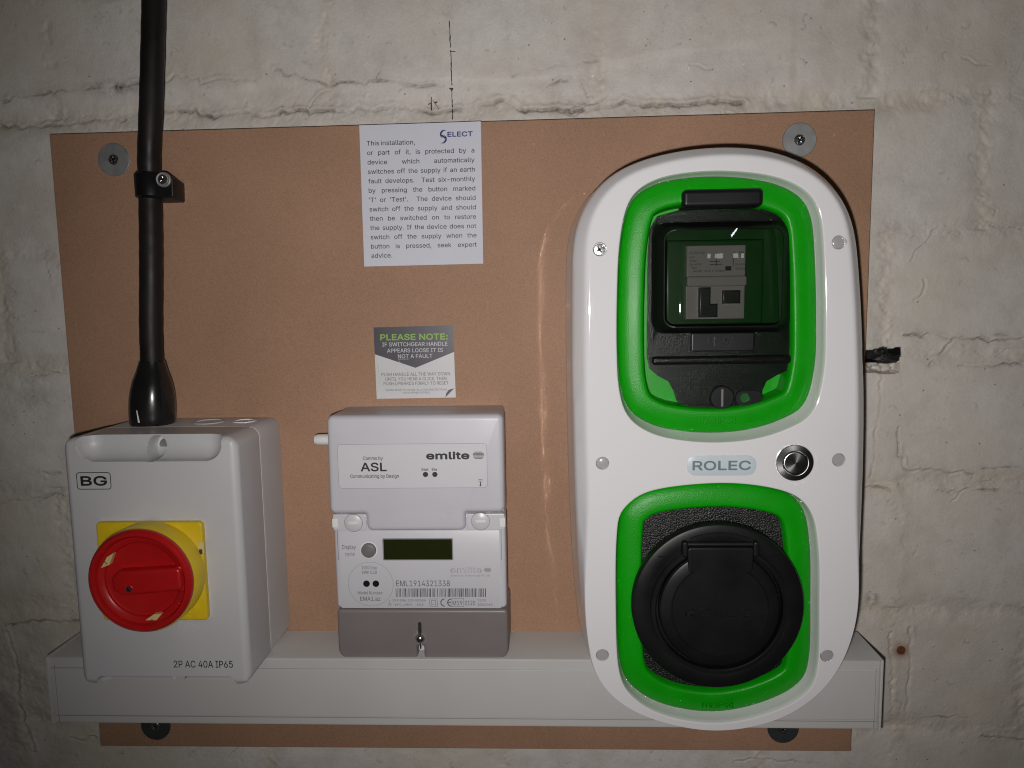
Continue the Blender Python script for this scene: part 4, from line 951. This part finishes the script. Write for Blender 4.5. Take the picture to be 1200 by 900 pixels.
# smoked hinged cover
FL = 79.0
cov_px = [(759, 300), (761, 268), (770, 254), (795, 247), (845, 245), (895, 246), (920, 254), (930, 268), (932, 300), (932, 420), (927, 432), (910, 440), (898, 447), (893, 458), (892, 472), (880, 477), (845, 479), (805, 477), (793, 470), (789, 458), (783, 447), (770, 440), (761, 432), (758, 418)]
cov = PL(cov_px, FL)
b0 = rr_px(763, 930, 258, 391, FL, 9); b1 = rr_px(769, 927, 261, 389, 86, 9); b2 = rr_px(776, 923.5, 264, 386, 92.5, 8); b3 = rr_px(779, 921, 266.5, 384, 93.6, 7)
m = MB(); m.sheet([cov, b0[::-1]], FL); m.loft([(cov, FL), (inset(cov, .2), FL - 2.5)])
pcx = sum(p[0] for p in b3) / len(b3); phw = max(p[0] for p in b3) - pcx
def pane_d(x, z): return 93.6 - 4.6 * min(1.15, abs((x - pcx) / phw)) ** 4
m.loft([(b0, FL), (b1, lambda x, z: pane_d(x, z) - 7 if pane_d(x, z) > 88 else 82.5), (b2, lambda x, z: pane_d(x, z) - .9), (b3, pane_d)]); cvo = m.build('window_cover', MT['smoke'], ch, smooth=45)
m = MB(); cols = [pcx + phw * (-1 + 2 * k / 40) for k in range(41)]; zs0, zs1 = min(p[1] for p in b3), max(p[1] for p in b3); rc = 7.0
def ext(x):        # height of the rounded pane at x
    e = min(x - (pcx - phw), pcx + phw - x); k = 0 if e >= rc else rc - math.sqrt(max(0, rc * rc - (rc - e) ** 2)); return zs0 + k, zs1 - k
vs = []
for x in cols: a, b_ = ext(x); vs += [(x, pane_d(x, 0), a), (x, pane_d(x, 0), b_)]
m.add(vs, [(2 * k, 2 * k + 2, 2 * k + 3, 2 * k + 1) for k in range(40)]); m.build('window_pane', MT['pane'], cvo, smooth=60)
m = MB(); m.loft([(inset(b3, -.2), lambda x, z: pane_d(x, z) + .15), (inset(b3, .5), lambda x, z: pane_d(x, z) + .15)]); m.build('pane_rim', MT['black'], cvo, smooth=0)
a, b_, c, e = rp(799, 894, 220.5, 244, 87); m = MB(); m.prism(rrect(a, b_, c, e, 3.0, 4), 70, 90, 2.8, 4); m.build('hinge', MT['black'], cvo)
a, b_, c, e = rp(810, 884, 389.5, 412, 83); m = MB(); m.prism(rrect(a, b_, c, e, 1.2, 3), FL - 1, 84, .6, 2); q_ = m.build('rating_boss', MT['black'], cvo)
m = MB(); m.text('IP65', (a + b_) / 2, c + 4, 84.0, e - c - 6.5, 'C', w=(b_ - a) * .5, depth=1.3); m.build('embossed_text', MT['black'], cvo, smooth=30)
a, b_, c, e = rp(764, 928, 416, 428, 82); m = MB(); m.prism(rrect(a, b_, c, e, 2.2, 4), FL - 1, 82.5, 2.0, 4); m.build('cover_ridge', MT['smoke'], cvo)
x, z = P(846, 466, 82); m = MB(); m.revolve(x, z, [(8.2, FL - 1), (8.2, 82.4), (7.6, 83), (.4, 83)], 36); s_ = m.build('cover_screw', MT['black'], cvo)
m = MB(); m.prism([(x - .8, z - 6.2), (x + .8, z - 6.2), (x + .8, z + 6.2), (x - .8, z + 6.2)], 82.9, 83.5, .3, 1); m.build('screw_slot', MT['rubber'], s_)
a, b_, c, e = rp(862, 893, 458, 475, 81); m = MB(); o_ = rrect(a, b_, c, e, 4.2, 5); x, z = P(873, 466.5, 81); hl = circle(x, z, 3.6, 24)
m.sheet([o_, hl[::-1]], 82); m.loft([(o_, FL), (o_, 82)]); m.loft([(hl, 82), (hl, FL - 3)]); m.build('seal_tab', MT['black'], cvo)
m = MB(); m.sheet([circle(x, z, 3.5, 20)], FL + .3); m.build('tab_hole', MT['greenin'], cvo, smooth=0)
# lower compartment: socket
gi = inset(GL, 18.0); m = MB(); m.loft([(gi, 78), (gi, 76.6)], cap1=True); m.build('socket_plate', MT['blacktex'], ch)
x, z = P(841.5, 712, 97); Rf = 59.6
m = MB(); n = 96
m.revolve(x, z, [(47, 76), (47, 87.2), (Rf - 1, 87.6), (Rf, 88.6), (Rf, 95.4), (Rf - .6, 96.4), (Rf - 2, 97), (46.5, 97.4), (45.5, 96.8), (44.8, 95)], n); fl_ = m.build('socket_flange', MT['black'], ch, smooth=35)
# C-shaped collar round the lid, open at the hinge
def arc_band(mb, r0, r1, a0, a1, d0, d1, n=80, bev=.7):
    P_ = [(r0, d0), (r0, d1 - bev), (r0 + bev, d1), (r1 - bev, d1), (r1, d1 - bev), (r1, d0)]; vs = []; fs = []
    for i in range(n + 1):
        a = a0 + (a1 - a0) * i / n; vs += [(x + r * math.cos(a), dd, z + r * math.sin(a)) for r, dd in P_]
    for i in range(n):
        for k in range(5): fs.append((i * 6 + k, i * 6 + k + 1, (i + 1) * 6 + k + 1, (i + 1) * 6 + k))
    fs += [tuple(range(6)), tuple(n * 6 + k for k in range(6))]; mb.add(vs, fs)
m = MB(); arc_band(m, 43.6, 47.4, math.radians(122), math.radians(418), 95, 101.5); m.build('lid_collar', MT['black'], fl_, smooth=35)
m = MB(); m.revolve(x, z + .5, [(41.6, 95), (41.6, 100.4), (40.6, 101.6), (39, 102.2), (33.6, 102.6), (33.3, 102.1), (32.9, 102.1), (32.6, 102.7), (.5, 103.2)], n); lid = m.build('socket_lid', MT['black'], ch, smooth=25)
m = MB(); m.prism(round_poly([(x - 22, z + 27), (x + 22, z + 27), (x + 22.6, z + 45), (x - 22.6, z + 45)], 2.2, 3), 95, 102.7, 1.0, 4); m.build('hinge_plate', MT['black'], lid)
m = MB(); m.tube([(x - 24, 99.6, z + 46.6), (x + 24, 99.6, z + 46.6)], 1.8, 20); m.build('hinge_pin', MT['black'], lid)
for s_ in (-1, 1):
    m = MB(); m.prism(round_poly([(x + s_ * 24 - 2, z + 38), (x + s_ * 24 + 2, z + 38), (x + s_ * 24 + 2, z + 49), (x + s_ * 24 - 2, z + 49)], 1.7, 3), 95, 103, 1.1, 3); m.build('hinge_lug', MT['black'], fl_)
    m = MB(); m.box(x + s_ * 38 - 4, x + s_ * 38 + 4, 96, 97.9, z + 36.6, z + 37.5, .2, 1); m.build('flange_mark', MT['black'], fl_)
for r_ in (50.5, 53.5):
    m = MB(); arc_band(m, r_, r_ + .7, math.radians(64), math.radians(112), 96, 97.9, 24, .2); m.build('flange_rib', MT['black'], fl_)
m = MB(); m.text('ROLEC', x - 1, z - 4.5, 102.6, 6.2, 'C', w=46, depth=1.4); m.text('EV', x + 19, z - 10.5, 102.6, 3.4, 'C', depth=1.4); m.build('embossed_text', MT['black'], lid, smooth=30)
